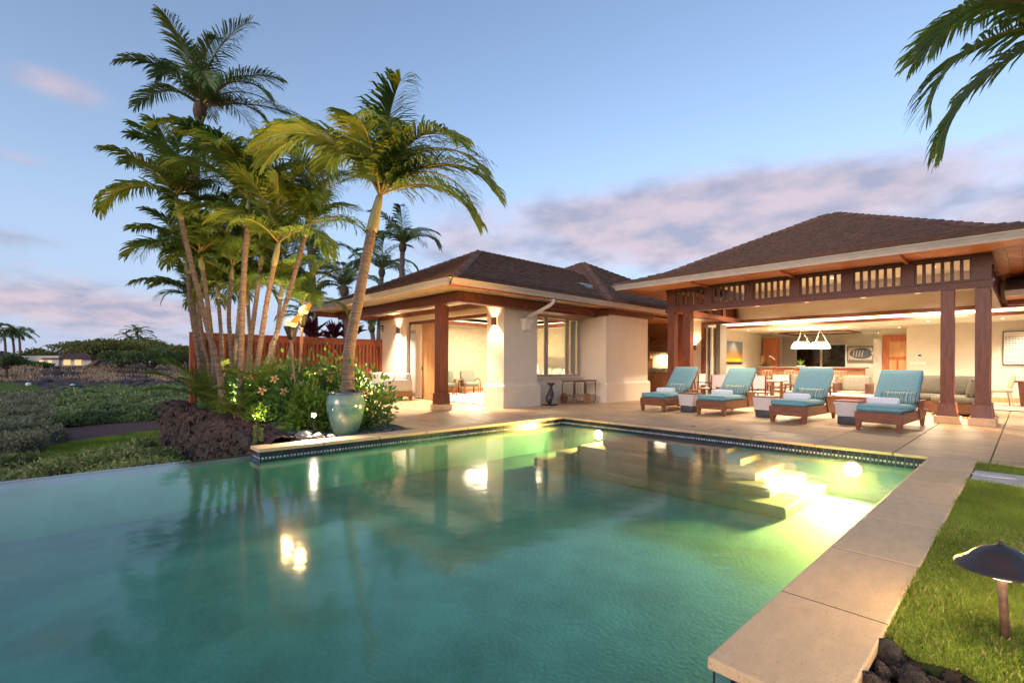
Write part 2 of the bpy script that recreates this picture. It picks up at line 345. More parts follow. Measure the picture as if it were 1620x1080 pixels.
mat('crownshaft', (.26, .27, .12), .5, .2, 3, stretch=(3, 3, .6), col2=(.19, .15, .07))
mat('rachis', (.28, .21, .05), .5, .15, 3)
mat('trunk_tree', (.16, .115, .085), .9, .25, 3, .5, 12)
mat('stem', (.12, .075, .045), .85, .2, 9)
mat('bamboo', (.30, .155, .085), .55, .2, 4, stretch=(4, 4, 1))
mat('dark_metal', (.045, .038, .032), .45, .2, 9, metal=.5)
mat('bronze', (.10, .055, .042), .42, .3, 7, .25, 30, metal=.55, col2=(.055, .075, .085))
mat('copper_stem', (.22, .125, .085), .5, .3, 12, .2, 40, metal=.4)
mat('steel', (.42, .40, .37), .28, .1, 9, metal=.9)
mat('black', (.012, .012, .012), .35, .1, 9)
mat('white_paint', (.75, .70, .64), .5, .05, 5)
mat('glaze', (.060, .175, .165), .10, .25, 3.0, .1, 9, coat=.8, col2=(.23, .30, .21), stretch=(1, 1, 1.2))
mat('glaze_rim', (.05, .12, .20), .12, .2, 6, coat=.8, col2=(.10, .05, .03))
mat('lounger_wood', (.205, .070, .034), .42, .18, 5, .08, 60, stretch=(1, 5, 5), per=.1)
mat('teal', (.165, .350, .400), .82, .06, 30, .12, 220, per=.04)
mat('towel', (.80, .80, .84), .9, .03, 40, .5, 160)
mat('khaki', (.205, .180, .125), .9, .1, 30, .15, 150)
mat('khaki_light', (.36, .31, .225), .9, .1, 30, .15, 150)
mat('sofa_white', (.55, .52, .50), .85, .05, 12, .2, 40)
mat('grey_green', (.135, .150, .120), .85, .08, 30, .1, 150)
mat('wicker', (.30, .125, .050), .7, .3, 40, .8, 120, stretch=(1, 1, 3))
mat('rattan', (.46, .35, .24), .6, .2, 30)
mat('sling', (.62, .58, .68), .7, .04, 40)
mat('sling_white', (.76, .73, .68), .7, .04, 40)
mat('pod_white', (.62, .57, .56), .7, .05, 9)
mat('pod_dark', (.055, .058, .070), .5, .1, 9)
mat('table_top', (.62, .60, .68), .4, .05, 9)
mat('granite', (.22, .19, .16), .25, .4, 40)
mat('cabinet', (.33, .155, .075), .45, .15, 4, stretch=(5, 5, .7))
mat('carpet', (.60, .56, .50), .95, .04, 60, .3, 200)
mat('floor_in', (.50, .43, .35), .35, .08, 2)
mat('linen', (.64, .60, .54), .9, .04, 30)
mat('headboard', (.20, .17, .14), .85, .05, 40)
mat('print_dark', (.60, .58, .55), .85, .1, 26, col2=(.06, .07, .08))
mat('tan_curtain', (.50, .42, .33), .9, .06, 9, stretch=(9, 9, .3))
mat('dark_glass', (.020, .017, .013), .08, .4, 4)
mat('roof_far', (.085, .042, .035), .9, .2, 3)
mat('wall_far', (.62, .58, .52), .9, .06, 2)
glassmat('glass'); glassmat('glass_warm', (.96, .95, .90))
emat('lamp_warm', (1, .72, .40), 14); emat('lamp_white', (1, .84, .62), 8); emat('lamp_dim', (1, .7, .4), .9); emat('shade_lit', (1, .80, .52), 1.6); emat('cove', (1, .82, .58), 1.3)
emat('pool_lens', (1, .80, .40), 120); emat('flame', (1, .19, .012), .62, (0, 0, 0)); emat('flame_core', (1, .46, .12), 1.5, (0, 0, 0)); emat('spot_lens', (1, .90, .72), 120)
emat('window_lit', (1, .62, .24), .22); emat('path_glass', (1, .80, .52), 2.0)
# striped cushion, sunset screen, pictures: patterns printed on cloth, paper or a screen
def stripes():
    m = mat('stripes', (.1, .3, .36), .85); t = m.node_tree; b = t.nodes['Principled BSDF']
    w = t.nodes.new('ShaderNodeTexWave'); w.wave_type = 'BANDS'; w.bands_direction = 'X'; w.inputs['Scale'].default_value = 2.6; w.inputs['Distortion'].default_value = 1.2; w.inputs['Detail'].default_value = 2; w.inputs['Detail Scale'].default_value = 1.2
    tcn = t.nodes.new('ShaderNodeTexCoord'); t.links.new(tcn.outputs['Object'], w.inputs['Vector'])
    nz = t.nodes.new('ShaderNodeTexNoise'); nz.inputs['Scale'].default_value = 14; mp = t.nodes.new('ShaderNodeMapping'); mp.inputs['Scale'].default_value = (1, .05, .12); t.links.new(tcn.outputs['Object'], mp.inputs[0]); t.links.new(mp.outputs[0], nz.inputs['Vector'])
    ad = t.nodes.new('ShaderNodeMath'); ad.operation = 'ADD'; t.links.new(w.outputs['Fac'], ad.inputs[0]); t.links.new(nz.outputs['Fac'], ad.inputs[1])
    fr = t.nodes.new('ShaderNodeMath'); fr.operation = 'FRACT'; t.links.new(ad.outputs[0], fr.inputs[0])
    rp = t.nodes.new('ShaderNodeValToRGB'); rp.color_ramp.interpolation = 'CONSTANT'; e = rp.color_ramp.elements
    e[0].position = 0; e[0].color = (.02, .13, .19, 1); e[1].position = .22; e[1].color = (.50, .50, .40, 1)
    for p_, c_ in ((.36, (.10, .30, .34, 1)), (.52, (.24, .30, .15, 1)), (.64, (.46, .47, .42, 1)), (.76, (.015, .07, .14, 1)), (.9, (.18, .42, .44, 1))):
        q = e.new(p_); q.color = c_
    t.links.new(fr.outputs[0], rp.inputs[0]); t.links.new(rp.outputs[0], b.inputs['Base Color'])
stripes()
def gradient_mat(name, stops, axis=2, emit=0.0):
    m = mat(name, (.5, .5, .5), .25); t = m.node_tree; b = t.nodes['Principled BSDF']
    tcn = t.nodes.new('ShaderNodeTexCoord'); sp = t.nodes.new('ShaderNodeSeparateXYZ'); t.links.new(tcn.outputs['Generated'], sp.inputs[0])
    rp = t.nodes.new('ShaderNodeValToRGB'); e = rp.color_ramp.elements; e[0].position, e[0].color = stops[0][0], (*stops[0][1], 1); e[1].position, e[1].color = stops[-1][0], (*stops[-1][1], 1)
    for p_, c_ in stops[1:-1]:
        q = e.new(p_); q.color = (*c_, 1)
    t.links.new(sp.outputs[axis], rp.inputs[0]); t.links.new(rp.outputs[0], b.inputs['Base Color'])
    if emit: t.links.new(rp.outputs[0], b.inputs['Emission Color']); b.inputs['Emission Strength'].default_value = emit
gradient_mat('screen', [(0, (.16, .035, .005)), (.10, (.75, .30, .03)), (.25, (.42, .15, .02)), (.5, (.16, .11, .06)), (1, (.13, .15, .15))], emit=.22)
# water: clear, Fresnel reflection, green-blue absorption inside
def water_mat():
    m = bpy.data.materials.new('water'); m.use_nodes = True; t = m.node_tree; t.nodes.clear(); L = t.links.new
    tcn = t.nodes.new('ShaderNodeTexCoord'); mp = t.nodes.new('ShaderNodeMapping'); mp.inputs['Scale'].default_value = (1, 1, 1); L(tcn.outputs['Object'], mp.inputs[0])
    n1 = t.nodes.new('ShaderNodeTexNoise'); n1.inputs['Scale'].default_value = 5.0; n1.inputs['Detail'].default_value = 3; L(mp.outputs[0], n1.inputs['Vector'])
    bp = t.nodes.new('ShaderNodeBump'); bp.inputs['Strength'].default_value = .10; bp.inputs['Distance'].default_value = .02; L(n1.outputs['Fac'], bp.inputs['Height'])
    fr = t.nodes.new('ShaderNodeFresnel'); fr.inputs[0].default_value = 1.33
    tr = t.nodes.new('ShaderNodeBsdfTransparent'); gl = t.nodes.new('ShaderNodeBsdfGlossy'); gl.inputs['Roughness'].default_value = .08; L(bp.outputs[0], gl.inputs['Normal'])
    geo = t.nodes.new('ShaderNodeNewGeometry'); inv = t.nodes.new('ShaderNodeMath'); inv.operation = 'SUBTRACT'; inv.inputs[0].default_value = 1.0; L(geo.outputs['Backfacing'], inv.inputs[1])
    mu = t.nodes.new('ShaderNodeMath'); mu.operation = 'MULTIPLY'; L(fr.outputs[0], mu.inputs[0]); L(inv.outputs[0], mu.inputs[1])
    ms = t.nodes.new('ShaderNodeMixShader'); L(mu.outputs[0], ms.inputs[0]); L(tr.outputs[0], ms.inputs[1]); L(gl.outputs[0], ms.inputs[2])
    va = t.nodes.new('ShaderNodeVolumeAbsorption'); va.inputs['Color'].default_value = (.15, .78, .72, 1); va.inputs['Density'].default_value = .30
    vs = t.nodes.new('ShaderNodeVolumeScatter'); vs.inputs['Color'].default_value = (.45, .80, .78, 1); vs.inputs['Density'].default_value = .012; vs.inputs['Anisotropy'].default_value = .3; ad = t.nodes.new('ShaderNodeAddShader'); L(va.outputs[0], ad.inputs[0]); L(vs.outputs[0], ad.inputs[1])
    o = t.nodes.new('ShaderNodeOutputMaterial'); L(ms.outputs[0], o.inputs['Surface']); L(ad.outputs[0], o.inputs['Volume']); MATS['water'] = m
water_mat()

# ------------------------------------------------------------------ ground sheet to the horizon
def smooth(a, b, x): t = np.clip((x-a)/(b-a), 0, 1); return t*t*(3-2*t)
def ground_h(x, y):
    r = np.hypot(x, y)
    inside = ((x > -8.7) & (y < 2.3) & (y > -6) & (x < 7)) | ((x > -17.9) & (y >= 2.3) & (y < 34) & (x < 12))
    n = np.sin(x*.31+y*.17)*.12+np.sin(x*.11-y*.23+1.3)*.16+np.sin(x*.71+y*.53)*.05
    h = -1.55+n*smooth(10, 40, r)+smooth(88, 150, r)*1.9+smooth(200, 1200, r)*2.0
    return np.where(inside, -2.4, h)
rings = np.concatenate([np.arange(.5, 30, .6), 30*1.09**np.arange(1, 47)]); ang = np.linspace(0, 2*np.pi, 241)[:-1]
RR, AA = np.meshgrid(rings, ang, indexing='ij'); X_, Y_ = RR*np.cos(AA), RR*np.sin(AA); Z_ = ground_h(X_, Y_)
nr, na = RR.shape; idx = np.arange(nr*na).reshape(nr, na)
F = np.stack([idx[:-1, :], idx[1:, :], np.roll(idx, -1, 1)[1:, :], np.roll(idx, -1, 1)[:-1, :]], -1).reshape(-1, 4)
g_ = npmesh('ground', np.stack([X_, Y_, Z_], -1).reshape(-1, 3), F, 'terrain', smooth=True); tag(g_, kind='structure')

def depth_pt(pxx, dep): return FW*dep+RT*((pxx-810)/FPX*dep)
def sheet(name, pts, m, dz=.05, n=24, kind='structure'):
    # quad given by 4 corner points (2D), draped over the ground
    a, b, c, d = [np.array(p[:2]) for p in pts]; u = np.linspace(0, 1, n)
    Ug, Vg = np.meshgrid(u, u, indexing='ij'); Pg = (a*(1-Ug[..., None])+b*Ug[..., None])*(1-Vg[..., None])+(d*(1-Ug[..., None])+c*Ug[..., None])*Vg[..., None]
    Z = ground_h(Pg[..., 0], Pg[..., 1])+dz; V = np.concatenate([Pg, Z[..., None]], -1).reshape(-1, 3); ii = np.arange(n*n).reshape(n, n)
    F = np.stack([ii[:-1, :-1], ii[1:, :-1], ii[1:, 1:], ii[:-1, 1:]], -1).reshape(-1, 4)
    return tag(npmesh(name, V, F, m, smooth=True), kind=kind)
sheet('golf_lawn', [depth_pt(-420, 36), depth_pt(60, 38), depth_pt(205, 66), depth_pt(-420, 60)], 'golf', .10)
sheet('grass_path', [depth_pt(-10, 12.2), depth_pt(270, 11.6), depth_pt(285, 19.0), depth_pt(120, 15.0)], 'golf', .34)
sheet('dirt_path', [depth_pt(20, 13.5), depth_pt(275, 19.5), depth_pt(300, 27), depth_pt(60, 22)], 'soil', .31)

# ------------------------------------------------------------------ pool shell, water, copings
PX0, PX1, PY1, PYN = -7.5, -.89, 8.66, -3.6
WZ = -.145; FZ = -.74
pool = tag(MB().box(-8.0, PYN-.3, FZ-.2, .1, PY1+.3, FZ).build('pool', 'plaster'), kind='structure')
MB().box(-7.9, PY1, FZ, -.45, PY1+.28, -.052).build('pool_wall', 'plaster', pool)
MB().box(-7.84, 2.09, FZ, PX0, PY1-.002, -.052).build('pool_wall', 'plaster', pool)
MB().box(PX1, 2.0, FZ, -.47, PY1-.002, -.052).build('pool_wall', 'plaster', pool)
MB().box(-8.0, PYN, FZ, -7.56, 2.088, WZ-.028).build('weir_wall', 'plaster', pool)
MB().box(-8.03, PYN, -2.3, -8.002, 2.07, WZ-.012).build('weir_face', 'dark_wall', pool)
MB().box(-8.0, PYN-.3, FZ, .1, PYN-.001, -.052).build('pool_wall', 'plaster', pool)
MB().box(-.36, PYN, FZ, .1, 1.998, -.20).build('pool_wall', 'dark_wall', pool)
MB().box(-.82, 1.985, -1.2, -.36, 2.03, -.056).build('pool_wall_end', 'dark_wall', pool)
for k, (xa, xb, ya, z) in enumerate(((-5.35, -3.46, 8.21, -.19), (-5.75, -3.09, 7.82, -.26), (-6.05, -2.71, 7.40, -.36), (-6.3, -2.4, 7.05, -.46), (-6.55, -2.1, 6.7, -.58))):
    MB().rbox(((xa+xb)/2, (ya+PY1+.02)/2, (FZ+z)/2), (xb-xa, PY1+.02-ya, z-FZ), .03, 2, smooth=False).build('pool_step', 'step_stone', pool)
# waterline tiles: dark squares and a pale accent row
def tile_band(p0, p1, nrm, name='waterline_tile_band'):
    p0, p1, nrm = Vector(p0), Vector(p1), Vector(nrm); L = (p1-p0).length; d = (p1-p0).normalized(); mb = MB(); ma = MB(); n = int(L/.098)
    for i in range(n):
        a = p0+d*(i*L/n+.003); b = p0+d*((i+1)*L/n-.003)
        for z0, z1, t in ((-.118, -.056, .010), (-.205, -.160, .010)):
            mb.hexa([Vector((q.x, q.y, z0)) for q in (a, b, b+nrm*t, a+nrm*t)], [Vector((q.x, q.y, z1)) for q in (a, b, b+nrm*t, a+nrm*t)])
        for j in range(2):
            a2 = a.lerp(b, j*.5+.10); b2 = a.lerp(b, j*.5+.40)
            ma.hexa([Vector((q.x, q.y, -.150)) for q in (a2, b2, b2+nrm*.012, a2+nrm*.012)], [Vector((q.x, q.y, -.128)) for q in (a2, b2, b2+nrm*.012, a2+nrm*.012)])
        mb.hexa([Vector((q.x, q.y, -.157)) for q in (a, b, b+nrm*.008, a+nrm*.008)], [Vector((q.x, q.y, -.121)) for q in (a, b, b+nrm*.008, a+nrm*.008)])
    tag(mb.build(name, 'pool_tile', pool), kind='stuff'); tag(ma.build('accent_tile_row', 'accent_tile', pool), kind='stuff')
tile_band((PX0, PY1, 0), (PX1, PY1, 0), (0, -1, 0))
tile_band((PX0, 2.09, 0), (PX0, PY1-.012, 0), (1, 0, 0))
tile_band((PX1, PY1-.012, 0), (PX1, 2.0, 0), (-1, 0, 0))
tile_band((-7.84, 2.09, 0), (-7.49, 2.09, 0), (0, -1, 0))
MB().box(-7.49, 7.28, -.155, -7.478, 7.55, -.06).build('skimmer_mouth', 'black', pool)
wp = [(-7.51, PY1+.02), (-7.51, 2.06), (-8.02, 2.06), (-8.02, PYN-.02), (-.35, PYN-.02), (-.35, 2.02), (-.88, 2.02), (-.88, PY1+.02)]
w_ = tag(MB().prism(wp, FZ-.05, WZ).build('pool_water', 'water'), kind='structure')
for X in (-6.45, -1.79):
    l_ = thing('pool_light', 'round underwater pool light at the '+('far left corner of the pool' if X < -5 else 'right end of the pool steps'), 'pool light', (X, PY1, -.32), 0, 'underwater lights in the far pool wall')
    MB().lathe([(.135, .0), (.135, .02), (.10, .035), (.10, .02)], (0, 0, 0), 24).build('rim', 'steel', l_, True).rotation_euler = (R(90), 0, 0)
    MB().lathe([(.0, .03), (.07, .027), (.10, .02)], (0, 0, 0), 24).build('lens', 'pool_lens', l_, True).rotation_euler = (R(90), 0, 0)
    lamp('pool_beam', 'SPOT', (X, PY1-.06, -.32), 1350 if X > -5 else 520, l_, (1, .47, .10), .16, R(170), 1.0, (.0 if X < -5 else -.25, -1, .06))
# coping slabs
def coping(x0, y0, x1, y1, nm='coping_slab'):
    return MB().rbox(((x0+x1)/2, (y0+y1)/2, -.026), (x1-x0-.003, y1-y0-.008, .052), .009, 2, smooth=False).build(nm, 'coping_stone', pool)
ys = [1.98, 2.87, 3.82, 4.79, 5.72, 6.69, 7.66, 8.63]
for a, b in zip(ys[:-1], ys[1:]): coping(-.89-.03, a, -.45, b); MB().box(-.915, b-.006, -.048, -.455, b+.006, -.0035).build('grout_joint', 'grout', pool)
ys = [2.05]+[2.05+.94*k for k in range(1, 8)]
for a, b in zip(ys[:-1], ys[1:]): coping(-7.87, a, -7.47, min(b, 8.63)); MB().box(-7.865, min(b, 8.63)-.006, -.048, -7.475, min(b, 8.63)+.006, -.0035).build('grout_joint', 'grout', pool)

# ------------------------------------------------------------------ patio of stone slabs
patio = tag(MB().box(-17.3, 4.92, -.3, -7.86, 9.36, -.034).box(-9.3, 8.95, -.3, 4.0, 19.0, -.0342).box(-11.4, 9.37, -.3, -9.31, 19.0, -.0341).build('patio', 'grout'), kind='structure')
slab_me = {}
def slab(x0, y0, x1, y1):
    w, h = round(x1-x0-.012, 3), round(y1-y0-.012, 3)
    if w < .05 or h < .05: return
    if (w, h) not in slab_me: slab_me[(w, h)] = MB().rbox((0, 0, 0), (w, h, .045), .006, 1, smooth=False).mesh('slab', 'travertine')
    inst(slab_me[(w, h)], 'slab', patio, Matrix.Translation(((x0+x1)/2, (y0+y1)/2, -.0225-U(0, .0016))))
def slabs(x0, y0, x1, y1, sx=.97, ox=-1.31, oy=8.60):
    xs = [x0]+[ox+sx*k for k in range(-30, 30) if x0+.08 < ox+sx*k < x1-.08]+[x1]; ys = [y0]+[oy+sx*k for k in range(-30, 30) if y0+.08 < oy+sx*k < y1-.08]+[y1]
    for a, b in zip(xs[:-1], xs[1:]):
        for c, d in zip(ys[:-1], ys[1:]): slab(a, c, b, d)
slabs(-17.3, 4.92, -7.875, 8.60); slabs(-17.3, 8.60, -9.3, 9.36); slabs(-9.3, 8.60, 2.57, 19.0); slabs(-11.3, 9.37, -9.3, 12.9); slabs(-11.3, 15.3, -9.3, 19.0)
for px_, py_ in ((1097, 674), (1153, 680)):
    p = at_z(px_, py_); d_ = thing('deck_drain', 'small dark round drain in the pool deck '+('left of' if px_ < 1120 else 'right of')+' its twin', 'drain', p, 0, 'deck drains'); MB().lathe([(0, .006), (.05, .006), (.055, .001)], (0, 0, 0), 16).build('grate', 'dark_metal', d_, True); MB().lathe([(.055, .001), (.055, .007), (.07, .004), (.075, .0005)], (0, 0, 0), 16).build('ring', 'steel', d_, True)

# ------------------------------------------------------------------ lawn on the right, paving pad, lava rocks
tag(MB().box(-.445, 2.72, -.5, 6.0, 7.2, -.03).box(-.445, 7.95, -.5, 6.0, 8.94, -.0302).build('lawn', 'lawn_base'), kind='structure')
def blades(x0, x1, y0, y1, n, h=.033):
    P = np.stack([RNG.uniform(x0, x1, n), RNG.uniform(y0, y1, n), np.full(n, -.035)], 1)
    fy = P[:, 1]; keep = (fy > 2.72+.06*np.sin(P[:, 0]*9)+.04*np.sin(P[:, 0]*23)) ; P = P[keep]; n = len(P)
    D = unit(np.stack([RNG.normal(0, .42, n), RNG.normal(0, .42, n), np.ones(n)], 1)); clump = .75+.5*np.sin(P[:, 0]*7+1)*np.sin(P[:, 1]*5)*.5+.25
    L_ = h*RNG.uniform(.45, 1.65, n)*clump; Wb = RNG.uniform(.0020, .0042, n)
    S = unit(np.cross(D, RNG.normal(size=(n, 3)))); b = D.copy(); b[:, :2] += RNG.normal(0, .35, (n, 2))
    V = np.stack([P-S*Wb[:, None], P+S*Wb[:, None], P+D*L_[:, None]*.6+S*Wb[:, None]*.8, P+D*L_[:, None]*.6-S*Wb[:, None]*.8, P+(D*.55+unit(b)*.45)*L_[:, None]], 1).reshape(-1, 3)
    k = np.arange(n)[:, None]*5; return V, k+np.array([[0, 1, 2, 3]]), k+np.array([[3, 2, 4]])
Vs, F4s, F3s, off = [], [], [], 0
for a in ((-.455, .28, 2.65, 4.6, 56000), (-.455, .28, 4.6, 7.24, 36000), (.28, 2.5, 2.65, 7.2, 26000), (-.46, .4, 7.93, 8.97, 8000), (.4, 2.5, 7.95, 8.95, 5000)):
    V, f4, f3 = blades(*a); Vs.append(V); F4s.append(f4+off); F3s.append(f3+off); off += len(V)
V, f4, f3 = blades(-.46, 1.2, 2.66, 5.2, 5200, .036); tag(npmesh('grass_thatch', V, f4, 'dry_grass', F3=f3), 'dry straw blades scattered through the lawn', 'grass', kind='stuff')
tag(npmesh('grass', np.concatenate(Vs), np.concatenate(F4s), 'grass', F3=np.concatenate(F3s)), 'short green lawn grass beside the stone pool coping', 'grass', kind='stuff')
pad = thing('paving_pad', 'pale stone path strip with a surfboard-shaped inlay crossing the lawn', 'path', (-.4, 7.6, 0))
for k in range(4): MB().rbox((-.44+.62*k+.31, 7.575, -.03), (.612, .70, .05), .006, 1, smooth=False).build('paver', 'pad_stone', pad)
sb = [(-.45+.36*(1-math.cos(t))/1*.5*1.0, 7.635+.085*math.sin(t)*(1+.15*math.cos(t))) for t in [2*math.pi*k/28 for k in range(28)]]
MB().prism(sb, -.004, .003).build('board_inlay', 'board_stone', pad)
# lava rocks at the lawn's near edge
tag(MB().box(-.45, 2.02, -.9, 4.5, 2.62, -.16).box(-.34, -2, -.9, 4.5, 2.019, -.161).build('rock_bed', 'soil'), kind='structure')
def rock_mesh(seed, amp=.28):
    rg = random.Random(seed); bm = bmesh.new(); bmesh.ops.create_icosphere(bm, subdivisions=3, radius=1)
    ph = [Vector((rg.uniform(-1, 1), rg.uniform(-1, 1), rg.uniform(-1, 1))).normalized() for _ in range(9)]; cut = [rg.uniform(.55, .95) for _ in ph]
    for v in bm.verts:
        n = v.co.normalized(); s = 1.0
        for p_, c_ in zip(ph, cut):
            dd = n.dot(p_)
            if dd > c_*.8: s = min(s, c_/max(dd, .3))
        s *= 1+amp*.35*(math.sin(n.x*9+seed)*math.sin(n.y*8+seed*2)*math.sin(n.z*10))+rg.uniform(-.16, .14)
        v.co = n*s
    mb = MB(); bm.verts.ensure_lookup_table(); mb.add([v.co.copy() for v in bm.verts], [tuple(v.index for v in f.verts) for f in bm.faces], False); bm.free(); return mb.mesh('lava_rock', 'lava')
ROCKS = [rock_mesh(s) for s in range(7)]
k = 0
for i in range(16):
    for j in range(9):
        x = -.40+.088*i+U(-.03, .03); y = 2.70-.085*j+U(-.025, .025)
        if (y < 2.0 and x < -.27) or x > .40 or y < 2.1: continue
        s = U(.034, .060)*(1.0 if k % 4 else 1.25)
        o = inst(ROCKS[k % 7], 'lava_rock', None, Matrix.Translation((x, y, -.075+U(-.015, .025)-.10*max(0, 2.3-y))) @ Euler((U(0, 6), U(0, 6), U(0, 6))).to_matrix().to_4x4() @ Matrix.Diagonal((s, s*U(.8, 1.2), s*.8, 1)))
        tag(o, 'rough dark lava rock in the bed at the lawn edge', 'rock', 'lava rocks at the near lawn edge'); k += 1
# ------------------------------------------------------------------ roofs
CAP = {}
def cap_mesh():
    if 'm' not in CAP:
        a, b, w, d, t = -.17, .17, .125, .062, .028; vs = []
        for x, lift in ((a, .030), (b, 0)):
            for y, z in ((-w, -d), (0, 0), (w, -d)): vs += [(x, y, z+lift+t), (x, y, z+lift)]
        fs = [(0, 2, 8, 6), (2, 4, 10, 8), (0, 1, 3, 2), (2, 3, 5, 4), (0, 6, 7, 1), (4, 5, 11, 10), (6, 8, 9, 7), (8, 10, 11, 9)]
        CAP['m'] = MB().add(vs, fs).mesh('hip_tile', 'hip_tile')
    return CAP['m']
def caps(p0, p1, parent, sp=.24):
    p0, p1 = Vector(p0), Vector(p1); d = (p1-p0).normalized(); L = (p1-p0).length; n = int(L/sp); y = UP.cross(d).normalized(); z = d.cross(y)
    for i in range(n):
        q = p0+d*((i+.5)*L/n); M = Matrix(((d.x, y.x, z.x, q.x), (d.y, y.y, z.y, q.y), (d.z, y.z, z.z, q.z), (0, 0, 0, 1)))
        o = inst(cap_mesh(), 'hip_tile', parent, Matrix.Translation(-ORG.get(parent.name, Vector())) @ M @ Matrix.Translation((0, 0, .03+U(-.004, .004))) @ Matrix.Rotation(U(-.02, .02), 4, 'Z'))
def shingle_band(mb, A, B, C, D, ex=.20):    # lower edge A->B, upper edge D->C
    A, B, C, D = [Vector(p) for p in (A, B, C, D)]; u = (B-A).normalized(); n = u.cross((D-A) - u*(D-A).dot(u)).normalized()
    if n.z < 0: n = -n
    vh = ((D-A)-u*(D-A).dot(u)); V = vh.length; v = vh.normalized(); rows = max(1, int(round(V/ex))); e = V/rows
    la, lb = 0.0, (B-A).dot(u); ra, rb = (D-A).dot(u), (C-A).dot(u)
    for r in range(rows):
        t0 = r/rows; tm = (r+1.2)/rows; s0 = la+(ra-la)*t0; s1 = lb+(rb-lb)*t0; q0 = la+(ra-la)*min(1, tm); q1 = lb+(rb-lb)*min(1, tm)
        x = s0-U(0, .1)
        while x < s1:
            w = U(.10, .21); a = max(x, s0); b = min(x+w-.006, s1); x += w
            if b-a < .02: continue
            a2, b2 = min(max(a, q0), q1), max(min(b, q1), q0)
            th = .034+U(0, .014); dv = U(-.012, .008)
            P = lambda s, tv, h: A+u*s+v*tv+n*h
            lo, hi = r*e+dv, r*e+e*1.25
            mb.add([P(a, lo, -.01), P(b, lo, -.01), P(b, lo, th), P(a, lo, th), P(b2, hi, .006), P(a2, hi, .006)], [(0, 1, 2, 3), (3, 2, 4, 5), (0, 3, 5), (1, 4, 2)])
def hip_roof(parent, rects, sides='SENW', detail='SEW', hips=('SE', 'SW'), ridge=True):
    roof = MB()
    cs = [[Vector((r[0], r[1], r[4])), Vector((r[2], r[1], r[4])), Vector((r[2], r[3], r[4])), Vector((r[0], r[3], r[4]))] for r in rects]   # SW SE NE NW
    names = {'S': (0, 1), 'E': (1, 2), 'N': (2, 3), 'W': (3, 0)}
    for lo, hi in zip(cs[:-1], cs[1:]):
        for s, (i, j) in names.items(): roof.add([lo[i], lo[j], hi[j], hi[i]], [(0, 1, 2, 3)])
    ro = roof.build('roof', 'roof_far', parent)
    sh = MB()
    for lo, hi in zip(cs[:-1], cs[1:]):
        for s in detail: i, j = names[s]; shingle_band(sh, lo[i], lo[j], hi[j], hi[i])
    so_ = sh.build('shingles', 'shingle', ro); tag(so_, kind='stuff')
    ci = {'SW': 0, 'SE': 1, 'NE': 2, 'NW': 3}
    for h in hips:
        for lo, hi in zip(cs[:-1], cs[1:]): caps(lo[ci[h]], hi[ci[h]], ro)
    if ridge and (cs[-1][0]-cs[-1][2]).length > .3: caps((cs[-1][0]+cs[-1][1])/2, (cs[-1][2]+cs[-1][3])/2, ro)
    return ro
def fascia(parent, x0, y0, x1, y1, z0, z1, sides='SEW'):
    h = z1-z0; seg = {'S': ((x0, y0), (x1, y0), (0, -1)), 'E': ((x1, y0), (x1, y1), (1, 0)), 'W': ((x0, y0), (x0, y1), (-1, 0)), 'N': ((x0, y1), (x1, y1), (0, 1))}
    for s in sides:
        (a, b), (c, d), (nx, ny) = seg[s]; mb = MB()
        for k, (za, zb, o_) in enumerate(((0, .45, .0), (.45, .72, .018), (.72, .9, .04), (.9, 1.06, .062))):
            e = o_ if s in 'SN' else o_
            xa, xb = min(a, c)-(e if s in 'SN' else 0)+min(0, nx)*o_-(.03 if nx > 0 else 0), max(a, c)+(e if s in 'SN' else 0)+max(0, nx)*o_+(.03 if nx < 0 else 0)
            ya, yb = min(b, d)+min(0, ny)*o_-(.03 if ny > 0 else 0), max(b, d)+max(0, ny)*o_+(.03 if ny < 0 else 0)
            mb.box(xa, ya, z0+h*za+.0005*k, xb, yb, z0+h*zb)
        mb.build('gutter_fascia', 'gutter', parent)
def boards(parent, x0, y0, x1, y1, z, w, m='soffit', name='soffit_board', along='x', t=.02, ln=2.4):
    mm = {}
    if along == 'x':
        ys = np.arange(y0, y1-.02, w)
        for j, ya in enumerate(ys):
            xs = [x0]+list(np.arange(x0+ln*(.5 if j % 2 else 1), x1-.3, ln))+[x1]
            for a, b in zip(xs[:-1], xs[1:]): MB().box(a+.003, ya+.003, z, b-.003, min(ya+w, y1)-.003, z+t).build(name, m, parent)
    else:
        xs = np.arange(x0, x1-.02, w)
        for j, xa in enumerate(xs):
            ys = [y0]+list(np.arange(y0+ln*(.5 if j % 2 else 1), y1-.3, ln))+[y1]
            for a, b in zip(ys[:-1], ys[1:]): MB().box(xa+.003, a+.003, z, min(xa+w, x1)-.003, b-.003, z+t).build(name, m, parent)

def post(parent, x, y, top, w=.23):
    p = MB()
    p.hexa([(x-.17, y-.17, .16), (x+.17, y-.17, .16), (x+.17, y+.17, .16), (x-.17, y+.17, .16)], [(x-w*.62, y-w*.62, .42), (x+w*.62, y-w*.62, .42), (x+w*.62, y+w*.62, .42), (x-w*.62, y+w*.62, .42)])
    p.box(x-w*.62-.008, y-w*.62-.008, .42, x+w*.62+.008, y+w*.62+.008, .445)
    p.box(x-w/2, y-w/2, .445, x+w/2, y+w/2, top)
    o = p.build('post', 'post_wood', parent)
    MB().rbox((x, y, .079), (.42, .42, .16), .012, 2, smooth=False).build('post_plinth', 'coping_stone', o)
    return o

